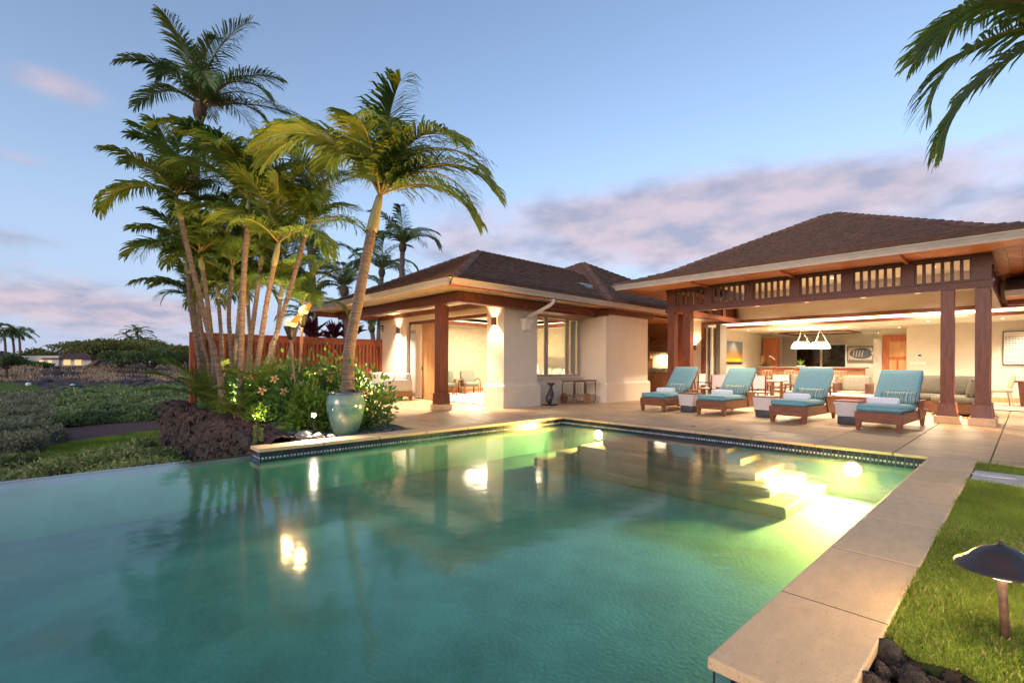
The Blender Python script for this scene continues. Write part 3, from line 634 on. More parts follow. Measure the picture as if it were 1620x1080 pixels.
# ------------------------------------------------------------------ left house
LH = thing('guest_house', 'stucco guest house with brown shingle hip roof left of the pool', 'house', (-13, 11, 0))
hip_roof(LH, [(-17.3, 6.4, -8.9, 20.0, 3.17), (-16.5, 7.2, -9.7, 19.2, 3.46), (-13.1, 10.6, -13.1, 15.8, 5.12)], hips=('SE', 'SW', 'NE'))
hip_roof(LH, [(-20.3, 12.6, -8.9, 23.6, 3.2), (-14.5, 18.0, -14.3, 18.2, 6.0)], detail='SE', hips=('SE', 'SW'), ridge=False)
fascia(LH, -17.3, 6.4, -8.9, 20.0, 3.04, 3.17, 'SEW')
boards(LH, -17.25, 6.44, -8.95, 7.2, 3.045, .253, 'soffit_tan'); boards(LH, -9.68, 7.205, -8.95, 19.9, 3.045, .243, 'soffit_tan', along='y')
boards(LH, -17.25, 7.205, -16.8, 9.0, 3.045, .225, 'soffit', along='y')
MB().box(-9.02, 6.44, 3.0, -8.955, 16.6, 3.043).build('eave_strip', 'soffit', LH)
b_ = MB().box(-16.8, 7.2, 2.78, -9.7, 7.42, 3.03).build('beam', 'beam', LH)
MB().box(-9.95, 7.422, 2.78, -9.7, 10.4, 3.03).build('beam', 'trim', LH)
MB().box(-9.70, 10.35, 2.86, -9.60, 12.86, 3.03).build('beam', 'trim', LH); MB().box(-10.35, 10.402, 2.78, -9.72, 12.95, 3.02).build('eave_return', 'trim', LH)
MB().box(-17.2, 6.5, 2.88, -17.05, 9.0, 3.03).build('beam', 'trim', LH)
MB().box(-17.05, 8.90, 2.88, -9.955, 9.0, 3.03).build('wall_plate', 'trim', LH)
MB().box(-17.0, 7.43, 3.022, -9.96, 8.9, 3.045).build('lanai_ceiling', 'ceiling', LH)
post(LH, -10.7, 7.42, 2.78, .26); post(LH, -16.2, 7.35, 2.78, .26)
# walls with the wide door opening
MB().box(-17.1, 9.0, -.1, -15.15, 9.35, 2.98).build('wall', 'stucco', LH)
MB().box(-15.15, 9.0, 2.72, -10.7, 9.35, 2.98).build('wall', 'stucco', LH)
MB().box(-10.7, 9.0, -.1, -9.97, 10.34, 2.98).build('wall', 'stucco', LH)
MB().box(-10.77, 8.93, -.1, -9.9, 10.41, .60).hexa([(-10.77, 8.93, .60), (-9.9, 8.93, .60), (-9.9, 10.41, .60), (-10.77, 10.41, .60)], [(-10.72, 8.98, .67), (-9.95, 8.98, .67), (-9.95, 10.36, .67), (-10.72, 10.36, .67)]).build('wall_base', 'stucco', LH)
MB().box(-10.7, 10.341, -.1, -10.35, 12.9, .84).build('wall', 'stucco', LH); MB().box(-10.7, 10.341, 2.76, -10.35, 12.9, 2.98).build('wall', 'stucco', LH)
MB().box(-10.7, 10.341, .84, -10.35, 10.49, 2.76).build('wall', 'stucco', LH); MB().box(-10.7, 12.84, .84, -10.35, 12.9, 2.76).build('wall', 'stucco', LH)
MB().box(-10.349, 10.415, -.1, -10.29, 12.89, .60).hexa([(-10.349, 10.415, .6), (-10.29, 10.415, .6), (-10.29, 12.89, .6), (-10.349, 12.89, .6)], [(-10.349, 10.415, .66), (-10.34, 10.415, .66), (-10.34, 12.89, .66), (-10.349, 12.89, .66)]).build('wall_base', 'stucco', LH)
MB().box(-10.35, 12.9, -.1, -9.35, 13.02, 2.98).build('wall', 'stucco', LH); MB().box(-9.47, 13.021, -.1, -9.35, 15.28, 2.98).build('wall', 'stucco', LH); MB().box(-12.4, 15.281, -.1, -9.35, 15.4, 2.98).build('wall', 'stucco', LH)
MB().box(-10.33, 12.83, -.1, -9.28, 12.899, .60).box(-9.349, 12.9, -.1, -9.28, 15.47, .60).hexa([(-10.33, 12.83, .6), (-9.28, 12.83, .6), (-9.28, 12.899, .6), (-10.33, 12.899, .6)], [(-10.33, 12.88, .67), (-9.33, 12.88, .67), (-9.33, 12.899, .67), (-10.33, 12.899, .67)]).hexa([(-9.349, 12.9, .6), (-9.28, 12.9, .6), (-9.28, 15.47, .6), (-9.349, 15.47, .6)], [(-9.349, 12.9, .67), (-9.33, 12.9, .67), (-9.33, 15.42, .67), (-9.349, 15.42, .67)]).build('wall_base', 'stucco', LH)
MB().box(-9.349, 12.85, 2.86, -9.25, 15.6, 3.03).build('wall_plate', 'trim', LH); MB().box(-10.34, 12.80, 2.80, -9.25, 12.899, 3.02).build('wall_plate', 'trim', LH)
# room shell
MB().box(-17.3, 9.36, -.1, -17.0, 17, 2.98).build('room_wall', 'wallpaper', LH); MB().box(-17.0, 16.6, -.1, -11.6, 16.9, 2.98).build('room_wall', 'wallpaper', LH); MB().box(-12.399, 15.41, -.1, -12.1, 16.6, 2.98).build('room_wall', 'cream', LH)
MB().box(-17.0, 9.36, -.1, -10.71, 16.6, .005).box(-10.709, 13.03, -.1, -9.48, 15.27, .005).build('room_floor', 'carpet', LH)
MB().box(-17.0, 9.36, 2.90, -10.71, 10.4, 2.97).box(-17, 15.4, 2.90, -10.71, 16.6, 2.97).box(-17.0, 10.4, 2.90, -16.0, 15.4, 2.97).box(-11.9, 10.4, 2.90, -10.71, 15.4, 2.97).box(-10.709, 13.03, 2.90, -9.48, 15.27, 2.97).build('room_ceiling', 'ceiling', LH)
MB().box(-16.0, 10.4, 3.12, -11.9, 15.4, 3.14).build('tray_ceiling', 'ceiling', LH)
for a in ((-16.0, 10.36, -11.9, 10.42), (-16.0, 15.38, -11.9, 15.44), (-16.03, 10.36, -15.97, 15.44), (-11.93, 10.36, -11.87, 15.44)): MB().box(a[0], a[1], 2.80, a[2], a[3], 2.96).build('tray_trim', 'trim', LH)
for a in ((-15.9, 10.46, -12, 10.52), (-15.9, 15.28, -12, 15.34), (-15.93, 10.6, -15.87, 15.2), (-12.03, 10.6, -11.97, 15.2)): MB().box(a[0], a[1], 2.965, a[2], a[3], 2.985).build('cove_light', 'cove', LH)
MB().box(-16.99, 9.5, .006, -16.97, 16.5, .15).build('baseboard', 'door_wood', LH)
lamp('room_light', 'AREA', (-14, 12.6, 2.88), 95, LH, (1, .80, .55), 2.2, direction=(0, 0, -1))
# door frame, stacked folding doors
MB().box(-15.15, 9.12, 0, -15.06, 9.32, 2.72).build('door_frame', 'trim', LH); MB().box(-15.06, 9.12, 2.62, -10.71, 9.32, 2.72).build('door_frame', 'trim', LH); MB().box(-15.05, 9.19, .0, -10.78, 9.27, .012).build('door_track', 'dark_metal', LH)
for k in range(5):
    x = -14.98+.07*k; d_ = MB().box(x, 9.06, .02, x+.045, 9.86, 2.61).build('folding_door', 'white_paint' if k < 4 else 'cream', LH)
    MB().box(x-.004, 9.055, .1, x+.049, 9.06, .2).box(x-.004, 9.055, 2.3, x+.049, 9.06, 2.4).build('hinge', 'steel', d_)
d_ = MB().box(-14.62, 9.30, .02, -13.72, 9.345, 2.61).build('folding_door', 'maple', LH)
MB().box(-14.60, 9.28, 1.0, -14.56, 9.30, 1.12).build('handle', 'black', d_)
for z in (.3, .95, 1.75, 2.3): MB().box(-13.76, 9.285, z, -13.70, 9.30, z+.09).build('hinge', 'dark_metal', d_)
MB().box(-13.70, 9.30, .02, -13.40, 9.345, 2.61).build('folding_door', 'cream', LH)
# east window, three lights
wn = MB().box(-10.44, 10.49, .84, -10.36, 12.84, .91).box(-10.44, 10.49, 2.69, -10.36, 12.84, 2.76).box(-10.44, 10.49, .911, -10.36, 10.56, 2.689).box(-10.44, 12.77, .911, -10.36, 12.84, 2.689).build('window_frame', 'fascia', LH)
for y in (11.14, 12.14): MB().box(-10.445, y, .911, -10.355, y+.085, 2.689).build('mullion', 'fascia', wn)
for a, b in ((10.56, 11.14), (11.225, 12.14), (12.225, 12.77)):
    MB().box(-10.41, a, .911, -10.402, b, 2.689).build('pane', 'glass', wn); MB().box(-10.43, a, .911, -10.38, a+.035, 2.689).box(-10.43, b-.035, .911, -10.38, b, 2.689).build('sash', 'fascia', wn)
MB().box(-10.35, 10.5, .80, -10.26, 12.84, .84).build('window_sill', 'stucco', LH)
MB().box(-10.60, 12.5, .91, -10.5, 12.76, 2.69).build('curtain', 'tan_curtain', LH)
# leader head and down pipe
MB().tube([(-8.93, 9.9, 3.02), (-8.95, 9.9, 2.93), (-9.05, 9.88, 2.86), (-9.75, 9.83, 2.62), (-9.84, 9.82, 2.56)], .05, 10).build('down_pipe', 'white_paint', LH)
lh = MB(); zc_ = 2.5
for (w0, z0), (w1, z1) in zip(((.07, 2.18), (.11, 2.23), (.12, 2.38), (.165, 2.46), (.17, 2.50)), ((.11, 2.23), (.12, 2.38), (.165, 2.46), (.17, 2.50), (.17, 2.53))):
    lh.hexa([(-9.968, 9.8-w0, z0), (-9.968+w0*1.3, 9.8-w0, z0), (-9.968+w0*1.3, 9.8+w0, z0), (-9.968, 9.8+w0, z0)], [(-9.968, 9.8-w1, z1), (-9.968+w1*1.3, 9.8-w1, z1), (-9.968+w1*1.3, 9.8+w1, z1), (-9.968, 9.8+w1, z1)])
lh.build('leader_head', 'white_paint', LH)
# roof vent (half-round hood)
p = Vector((-10.9, 13.7, 0)); p.z = 3.46+(-9.7-p.x)*.488
v_ = MB(); pts = [(.16*math.cos(t), .15*math.sin(t)) for t in [math.pi*k/8 for k in range(9)]]
for (y0, z0), (y1, z1) in zip(pts[:-1], pts[1:]): v_.add([(p.x+.30, p.y+y0, p.z-.14+z0), (p.x+.30, p.y+y1, p.z-.14+z1), (p.x-.16, p.y+y1, p.z+.08+z1*.4), (p.x-.16, p.y+y0, p.z+.08+z0*.4)], [(0, 1, 2, 3)])
v_.add([(p.x+.30, p.y+y, p.z-.14+z) for y, z in pts], [tuple(range(9))]); v_.box(p.x+.02, p.y-.2, p.z-.16, p.x+.36, p.y+.2, p.z-.13).build('roof_vent', 'steel', LH)

# ------------------------------------------------------------------ main house with the open pavilion
MH = thing('main_house', 'open pool pavilion house with dark timber frame and brown shingle roof', 'house', (-4.1, 16, 0))
o = 1.15; ex0, ex1, ey0, ey1 = -7.78-o, -.55+o, 13.9-o, 21.8
hip_roof(MH, [(ex0, ey0, ex1, ey1, 3.70), (ex0+1.15, ey0+1.15, ex1-1.15, ey1-1.15, 4.07), (-4.27, 17.3, -4.07, 17.5, 5.86)], hips=('SE', 'SW', 'NE', 'NW'), ridge=False)
fascia(MH, ex0, ey0, ex1, ey1, 3.555, 3.70, 'SEW')
boards(MH, ex0+.04, ey0+.04, ex1-.04, 13.88, 3.56, .278, ln=1.9); boards(MH, -.54, 13.885, ex1-.04, 19.0, 3.56, .222, along='y', ln=1.9); boards(MH, ex0+.04, 13.885, -7.79, 19.0, 3.56, .222, along='y', ln=1.9)
for x in (-6.45, -4.18, -1.87): MB().box(x-.03, ey0+.05, 3.50, x+.03, 13.87, 3.559).build('soffit_rib', 'soffit', MH)
for x in (-7.62, -7.1, -1.2, -.66): post(MH, x, 14.0, 2.85, .22)
for x in (-7.62, -.66): post(MH, x, 14.6, 2.85, .22)
MB().box(-7.45, 14.52, .0, -7.27, 14.60, 2.85).build('panel', 'post_wood', MH)
MB().box(-7.80, 13.86, 2.85, -.51, 14.14, 3.0).build('beam', 'beam', MH); MB().box(-7.79, 13.87, 3.5, -.52, 14.13, 3.63).build('beam', 'beam', MH)
MB().box(-7.83, 13.83, 3.0, -.48, 14.16, 3.03).build('beam', 'beam', MH)
for xx in (-7.79, -.76): MB().box(xx, 14.142, 2.85, xx+.24, 19.0, 3.0).build('beam', 'trim', MH); MB().box(xx, 14.142, 3.5, xx+.24, 19.0, 3.62).build('beam', 'trim', MH)
def clerestory(a, b, fix, axis):
    # six panes between seven dark bars
    f = MB(); L = b-a
    def bx(u0, u1, z0, z1, t0, t1, mb):
        if axis == 'x': mb.box(u0, fix+t0, z0, u1, fix+t1, z1)
        else: mb.box(fix+t0, u0, z0, fix+t1, u1, z1)
    bx(a, b, 3.03, 3.055, -.04, .04, f); bx(a, b, 3.475, 3.5, -.04, .04, f); fr_ = f.build('clerestory_frame', 'black', MH)
    for k in range(7):
        u = a+L*k/6; mb = MB(); bx(max(a, u-.028), min(b, u+.028), 3.055, 3.475, -.035, .035, mb); mb.build('slat', 'beam', fr_)
        if k < 6:
            mb = MB(); bx(u+.029, a+L*(k+1)/6-.029, 3.056, 3.474, -.004, .004, mb); mb.build('pane', 'glass_warm', fr_)
for k in range(6):
    a = -7.49+1.148*k; clerestory(a, a+.92, 14.0, 'x')
for k in range(7):
    x = -7.605+1.148*k; MB().box(x-.115 if 0 < k < 6 else (x-.175 if k == 0 else x-.115), 13.90, 3.03, x+.115 if 0 < k < 6 else (x+.115 if k == 0 else x+.19), 14.10, 3.5).build('clerestory_post', 'beam', MH)
for k in range(4):
    for fx in (-7.67, -.64): clerestory(14.3+1.15*k, 15.22+1.15*k, fx, 'y')
    for fx in (-7.67, -.64): MB().box(fx-.1, 15.23+1.15*k, 3.005, fx+.1, 15.44+1.15*k, 3.5).build('clerestory_post', 'beam', MH)
MB().box(-7.5, 14.2, 3.96, -.78, 19.0, 3.99).build('lanai_ceiling', 'ceiling', MH)
# house wall behind the lanai with the wide opening
MB().box(-12.5, 19.06, -.1, -9.1, 19.36, 4.2).build('wall', 'cream', MH); MB().box(-9.1, 19.06, 2.96, 6.0, 19.36, 4.2).build('wall', 'cream', MH)
MB().box(-9.1, 19.02, 2.86, 6.0, 19.38, 2.96).build('header', 'trim', MH); MB().box(-9.1, 19.02, 0, -8.98, 19.38, 2.86).build('door_frame', 'trim', MH)
for k in range(3): MB().box(-8.95+.09*k, 19.12, .02, -8.89+.09*k, 20.0, 2.75).build('pocket_door', ('white_paint', 'glass', 'cream')[k], MH)
MB().box(-8.62, 19.3, 0, -8.45, 19.9, 2.86).build('screen_panel', 'headboard', MH)
MB().box(-9.6, 19.38, -.2, 6.0, 30, -.012).build('floor', 'floor_in', MH)
MB().box(-9.1, 19.06, -.03, 6.0, 19.37, .006).build('threshold', 'dark_metal', MH)
MB().box(-9.6, 19.38, -.1, -9.3, 30, 3.2).build('wall', 'cream', MH)
MB().box(-9.3, 19.38, 3.12, 6, 21.3, 3.16).build('ceiling', 'ceiling', MH); MB().box(-9.3, 21.06, 2.80, 6, 30, 2.86).build('ceiling', 'ceiling', MH)
MB().box(-9.3, 21.0, 2.79, 6, 21.055, 2.90).build('ceiling_trim', 'trim', MH); MB().box(-9.2, 21.07, 2.905, 6, 21.11, 3.03).build('cove_light', 'cove', MH)
MB().box(-9.3, 29.2, -.1, -4.2, 29.5, 2.80).build('wall', 'cream', MH); MB().box(-4.5, 26.2, -.1, -3.1, 26.4, 2.80).build('wall', 'cream', MH); MB().box(-4.5, 26.4, -.1, -4.3, 29.2, 2.8).build('wall', 'cream', MH)
MB().box(-3.25, 24.0, -.1, 6, 24.2, 2.80).build('wall', 'cream', MH); MB().box(-3.25, 24.2, -.1, -3.05, 26.2, 2.8).build('wall', 'cream', MH)
MB().box(-3.2, 23.97, .0, 6, 23.999, .14).build('baseboard', 'maple', MH)
for a in ((-8.2, 25.2, -5.4, 25.28), (-8.2, 27.4, -5.4, 27.48), (-8.24, 25.2, -8.16, 27.48), (-5.44, 25.2, -5.36, 27.48)): MB().box(a[0], a[1], 2.74, a[2], a[3], 2.802).build('ceiling_trim', 'trim', MH)
# dark night windows at the far wall
wx0, wx1 = at_y(1260, 560, 29.1).x, at_y(1337, 560, 29.1).x
wf = MB().box(wx0-.06, 29.12, 1.0, wx1+.06, 29.19, 1.06).box(wx0-.06, 29.12, 2.3, wx1+.06, 29.19, 2.38).box(wx0-.06, 29.12, 1.061, wx0, 29.19, 2.299).box(wx1, 29.12, 1.061, wx1+.06, 29.19, 2.299).build('window_frame', 'white_paint', MH)
xm = wx0+(wx1-wx0)*.52; MB().box(xm-.05, 29.12, 1.061, xm+.05, 29.19, 2.299).build('mullion', 'white_paint', wf)
MB().box(wx0, 29.15, 1.061, xm-.051, 29.17, 2.299).build('pane', 'dark_glass', wf); MB().box(xm+.051, 29.15, 1.061, wx1, 29.17, 2.299).build('pane', 'dark_glass', wf)
# red entry door with panels
xd0, xd1 = at_y(1401, 560, 26.15).x, at_y(1440, 560, 26.15).x
dr = MB().box(xd0, 26.12, 0, xd1, 26.18, 2.46).build('entry_door', 'door_wood', MH)
w = xd1-xd0
for a, b, c, d in ((.16, .84, 1.62, 2.28), (.16, .46, .25, 1.48), (.54, .84, .25, 1.48)): MB().rbox((xd0+w*(a+b)/2, 26.115, (c+d)/2), (w*(b-a), .03, d-c), .012, 1, smooth=False).build('panel', 'maple', dr)
MB().box(xd0-.10, 26.1, 0, xd0-.001, 26.19, 2.56).box(xd0, 26.1, 2.461, xd1+.1, 26.19, 2.56).build('door_frame', 'door_wood', MH)
MB().tube([(xd1-.06, 26.11, 1.05), (xd1-.06, 26.05, 1.05), (xd1-.18, 26.04, 1.05)], .012, 8).build('handle', 'black', dr)
MB().box(xd0-.42, 26.12, 0, xd0-.12, 26.16, 2.4).build('side_light', 'white_paint', MH)
# kitchen wood pier, thermostat, switches
xa, xb = at_y(1207, 560, 26).x, at_y(1229, 560, 26).x
MB().box(xa, 26, 0, xb, 26.4, 2.62).build('wood_pier', 'door_wood', MH)
tx = at_y(1455, 562, 23.99); MB().rbox((tx.x, 23.985, tx.z), (.17, .03, .11), .008, 1).build('thermostat', 'white_paint', MH); MB().box(tx.x-.045, 23.96, tx.z-.03, tx.x+.045, 23.969, .03+tx.z).build('thermostat_screen', 'black', MH)
tx = at_y(1452, 574, 23.99)
for k in range(4): MB().box(tx.x-.22+.12*k, 23.975, tx.z-.06, tx.x-.115+.12*k, 23.999, tx.z+.06).build('light_switch', 'white_paint', MH)
# right wing roof and wall beyond the pavilion
rw = MB(); A, B, C_, D = (-.42, 17.3, 3.12), (9, 17.3, 3.12), (9, 24, 5.8), (-.42, 24, 5.8)
rw.add([A, B, C_, D], [(0, 1, 2, 3)]); r2 = rw.build('wing_roof', 'roof_far', MH); s2 = MB(); shingle_band(s2, A, (4.5, 17.3, 3.12), (4.5, 24, 5.8), D); tag(s2.build('shingles', 'shingle', r2), kind='stuff')
MB().box(-.42, 17.25, 2.98, 9, 17.32, 3.10).box(-.42, 17.22, 3.06, 9, 17.249, 3.12).build('gutter_fascia', 'gutter', MH); MB().box(-.42, 17.33, 3.0, 9, 19.05, 3.02).build('soffit_board', 'soffit', MH); MB().box(-.40, 18.6, 2.87, 6, 18.75, 2.999).build('beam', 'trim', MH)
# outdoor kitchen in the recess between the houses
KX = -12.4
MB().box(KX, 18.7, -.1, -9.62, 19.0, 2.98).build('kitchen_wall', 'cabinet', MH)
MB().box(-12.7, 15.48, -.1, -12.4, 18.69, 2.98).build('kitchen_wall', 'cream', MH); MB().box(-12.4, 15.48, 2.94, -9.3, 18.69, 2.98).build('kitchen_ceiling', 'soffit', MH)
kc = MB().box(KX, 18.05, .1, -9.7, 18.69, .88).build('kitchen_cabinet', 'cabinet', MH); MB().box(KX, 18.02, .88, -9.68, 18.69, .93).build('counter_top', 'granite', kc)
for k in range(5): MB().box(KX+.08+.52*k, 18.03, .16, KX+.54+.52*k, 18.049, .84).build('cabinet_door', 'cabinet', kc)
hx = at_y(1044, 545, 18.3).x
MB().hexa([(hx-.5, 18.0, 1.78), (hx+.5, 18.0, 1.78), (hx+.5, 18.69, 1.78), (hx-.5, 18.69, 1.78)], [(hx-.3, 18.35, 2.3), (hx+.3, 18.35, 2.3), (hx+.3, 18.69, 2.3), (hx-.3, 18.69, 2.3)]).box(hx-.5, 18.0, 1.70, hx+.5, 18.69, 1.779).build('range_hood', 'steel', MH)
MB().box(hx-.55, 18.66, .94, hx+.6, 18.698, 1.7).build('backsplash', 'cream', MH); gr = MB().box(hx-.35, 18.08, .931, hx+.35, 18.6, 1.1).build('grill', 'steel', MH); MB().tube([(hx-.3, 18.04, 1.04), (hx+.3, 18.04, 1.04)], .012, 8).build('handle', 'steel', gr)
MB().box(hx-.9, 18.4, 1.5, hx-.52, 18.69, 2.4).build('wall_cabinet', 'cabinet', MH)
lamp('hood_light', 'AREA', (hx, 18.35, 1.68), 4.5, MH, (1, .74, .42), .4, direction=(0, 0, -1))
# recessed down lights: small bright discs with a spot behind each
def downlight(x, y, z, label, power, parent_group, spot=R(95), col=(1, .85, .64), d=(0, 0, -1), lens='lamp_white'):
    t = thing('downlight', label, 'light', (x, y, z), 0, parent_group)
    MB().lathe([(.045, -.004), (.062, -.006), (.066, .0)], (0, 0, 0), 16).build('trim_ring', 'white_paint', t, True); MB().lathe([(0, -.003), (.045, -.003)], (0, 0, 0), 16).build('lens', lens, t, True)
    lamp('downlight_lamp', 'SPOT', (x, y, z-.03), power, t, col, .04 if lens == 'lamp_white' else .11, spot, .7, d)
for i, (x, y) in enumerate(((-15.3, 8.2), (-11.6, 8.2))): downlight(x, y, 3.022, 'recessed ceiling light on the '+('left' if i == 0 else 'right')+' side of the guest house porch', 130, 'porch ceiling lights')
k = 0
for x in (-6.6, -4.2, -1.8):
    for y in (15.3, 17.6): downlight(x, y, 3.96, 'recessed pavilion ceiling light, '+('front' if y < 16 else 'back')+' row, '+('left' if x < -5 else 'middle' if x < -3 else 'right'), 60, 'pavilion ceiling lights', R(125)); k += 1
for x in (-8.6, -7.9): downlight(x, 22.5 if x < -8.2 else 23.2, 2.80, 'recessed light on the '+('near' if x < -8.2 else 'far')+' side above the sunset television', 30, 'television wall lights', R(70), d=(-.35, 0, -1))
for (x, y), w_ in zip(((-7.2, 22.6), (-5.0, 23.0), (-3.6, 24.9), (-2.4, 22.0), (-.6, 22.6), (.8, 22.2), (-5.9, 28.2), (-4.9, 28.4)), ('left of the pendant lamps', 'right of the pendant lamps', 'in front of the red entry door', 'above the thermostat wall', 'left of the large painting', 'above the large painting', 'above the dark windows', 'above the fish picture')): downlight(x, y, 2.80, 'recessed living room ceiling light '+w_, 24, 'living room ceiling lights', R(115))
for x, y in ((-6.5, 20.2), (-2.0, 20.2)): lamp('cove_glow', 'AREA', (x, y, 3.1), 40, MH, (1, .82, .58), 1.4, direction=(0, 0, -1))
for k, x in enumerate((-6.3, -5.1, -3.9, -2.7, -1.7)): downlight(x, 13.86+.12, 2.849, ('leftmost', 'second', 'middle', 'fourth', 'rightmost')[k]+' of the small lights under the pavilion beam', 34, 'lights under the pavilion beam', R(118), (1, .68, .36), (0, -.15, -1), 'lamp_dim')
# uplights in the post clusters
for x, y, s in ((-.93, 14.02, 'between the two right pavilion posts'), (-7.36, 14.0, 'between the two left pavilion posts')):
    t = thing('ground_uplight', 'small lit ground uplight set '+s, 'light', (x, y, 0), 0, 'uplights at the pavilion posts'); MB().lathe([(.04, .008), (.06, .008), (.065, .0)], (0, 0, 0), 16).build('rim', 'dark_metal', t, True); MB().lathe([(0, .009), (.04, .009)], (0, 0, 0), 16).build('lens', 'lamp_white', t, True)
    lamp('uplight_lamp', 'SPOT', (x, y, .03), 28, t, (1, .62, .28), .04, R(100), .8, (0, 0, 1))

# ------------------------------------------------------------------ wall sconces
def sconce(x, y, z, label):
    t = thing('wall_sconce', label, 'lamp', (x, y, z), 0, 'up and down sconces on the guest house wall')
    b = MB()
    for i in range(9):
        a0, a1 = math.pi+math.pi*i/9, math.pi+math.pi*(i+1)/9
        b.add([(.085*math.cos(a), .10*math.sin(a), zz) for zz in (-.11, .11) for a in (a0, a1)], [(0, 1, 3, 2)])
    b.build('shade', 'trim', t, True); MB().box(-.05, -.012, -.09, .05, -.001, .09).build('back_plate', 'dark_metal', t, True)
    MB().lathe([(0, .10), (.03, .09), (.03, -.09), (0, -.10)], (0, -.045, 0), 10).build('bulb', 'lamp_warm', t, True)
    lamp('sconce_up', 'SPOT', (x, y-.06, z+.06), 34, t, (1, .70, .38), .03, R(110), .6, (0, .12, 1)); lamp('sconce_down', 'SPOT', (x, y-.06, z-.06), 120, t, (1, .70, .38), .03, R(120), .7, (0, .22, -1))
sconce(-15.69, 8.998, 2.43, 'brown half-round wall sconce left of the folding doors'); sconce(-10.35, 8.978, 2.44, 'brown half-round wall sconce on the corner pier')
t = thing('wall_sconce', 'small lit sconce beside the left pavilion posts', 'lamp', (-9.38, 19.05, 1.95), 0, 'sconce on the pavilion back wall'); MB().rbox((0, -.05, 0), (.12, .1, .22), .01, 1).build('shade', 'trim', t, True); MB().box(-.04, -.08, .111, .04, -.02, .118).build('bulb', 'lamp_warm', t, True)
lamp('sconce_up', 'SPOT', (-9.38, 18.97, 2.08), 12, t, (1, .72, .40), .03, R(120), .6, (0, .1, 1))
wc = thing('wind_chime', 'small dark wind chime hanging from the porch ceiling by the left sconce', 'wind chime', (-16.1, 8.55, 2.4)); MB().tube([(-16.1, 8.55, 3.02), (-16.1, 8.55, 2.62)], .004, 5).build('cord', 'dark_metal', wc); MB().lathe([(0, .05), (.06, .03), (.07, 0)], (-16.1, 8.55, 2.58), 12).build('cap', 'dark_metal', wc)
for k in range(5):
    a = k*1.256; MB().tube([(-16.1+.05*math.cos(a), 8.55+.05*math.sin(a), 2.57), (-16.1+.05*math.cos(a), 8.55+.05*math.sin(a), 2.36+.02*k)], .008, 6).build('chime', 'dark_metal', wc)
# ------------------------------------------------------------------ planter bed, lava wall, fence
tag(MB().box(-17.6, 2.55, -.6, -7.88, 4.915, -.05).box(-17.6, 2.31, -.9, -7.88, 2.549, -.045).box(-17.6, 4.92, -.6, -17.31, 9.0, -.052).build('planter_bed', 'soil'), kind='structure')
def noise3(x, y, z):
    return (np.sin(x*7.1+1.3*np.sin(y*5.3+z*3.1))*np.cos(z*8.3+1.7*np.sin(x*4.1))+.6*np.sin(x*17+2*np.sin(z*13))*np.cos(z*19+y*11+1.5*np.sin(x*11))+.35*np.sin(x*41+z*37+3*np.sin(z*23))*np.cos(x*29-z*47))/1.95
nx_, nz_ = 260, 58; us = np.linspace(-18.0, -7.9, nx_); prof = np.linspace(0, 1, nz_)
Ug, Pg = np.meshgrid(us, prof, indexing='ij'); Zw = np.where(Pg < .72, -2.3+Pg/.72*2.33, .03+.03*np.sin((Pg-.72)/.28*np.pi)); Yw = np.where(Pg < .72, 2.27-.06*(1-Pg/.72), 2.27+(Pg-.72)/.28*.55)
nn = noise3(Ug, Yw, Zw); rnd = RNG.normal(0, .014, Ug.shape); cor = np.exp(-((Pg-.72)/.05)**2)
Yd = Yw-np.where(Pg < .74, nn*.075+rnd, 0)+cor*.06; Zd = Zw+np.where(Pg > .70, nn*.045+rnd*.8, 0)-cor*.05; Xd = Ug+rnd*.5
ii = np.arange(nx_*nz_).reshape(nx_, nz_); F = np.stack([ii[:-1, :-1], ii[1:, :-1], ii[1:, 1:], ii[:-1, 1:]], -1).reshape(-1, 4)
lw = npmesh('lava_rock_wall', np.stack([Xd, Yd, Zd], -1).reshape(-1, 3), F, 'lava_wall'); tag(lw, 'rough dark lava rock retaining wall at the pool vanishing edge', 'wall')
vn, wn_ = np.meshgrid(np.linspace(2.25, 9.2, 120), np.linspace(-2.3, .03, 40), indexing='ij'); nn = noise3(vn, vn*0, wn_)
ii = np.arange(120*40).reshape(120, 40); F = np.stack([ii[:-1, :-1], ii[:-1, 1:], ii[1:, 1:], ii[1:, :-1]], -1).reshape(-1, 4)
npmesh('wall_return', np.stack([-18.0+.0*vn-nn*.07, vn, wn_], -1).reshape(-1, 3), F, 'lava_wall', lw)
k = 0
for r_ in range(8):
    for c in range(37):
        s = U(.085, .15); inst(ROCKS[(r_*5+c*3) % 7], 'stone', lw, Matrix.Translation((-17.75+.262*c+(.13 if r_ % 2 else 0)+U(-.05, .05), 2.235+U(-.03, .03), -.075-.205*r_+U(-.04, .04))) @ Euler((U(0, 6), U(0, 6), U(0, 6))).to_matrix().to_4x4() @ Matrix.Diagonal((s*1.25, s, s*1.0, 1)))
for i in range(4):                                      # loose stones along the top of the wall
    x = U(-17.6, -8.2); s = U(.05, .13); inst(ROCKS[i % 7], 'stone', lw, Matrix.Translation((x, U(2.3, 2.75), .02+U(-.02, .03))) @ Euler((U(0, 6), U(0, 6), U(0, 6))).to_matrix().to_4x4() @ Matrix.Diagonal((s, s, s*.7, 1)))
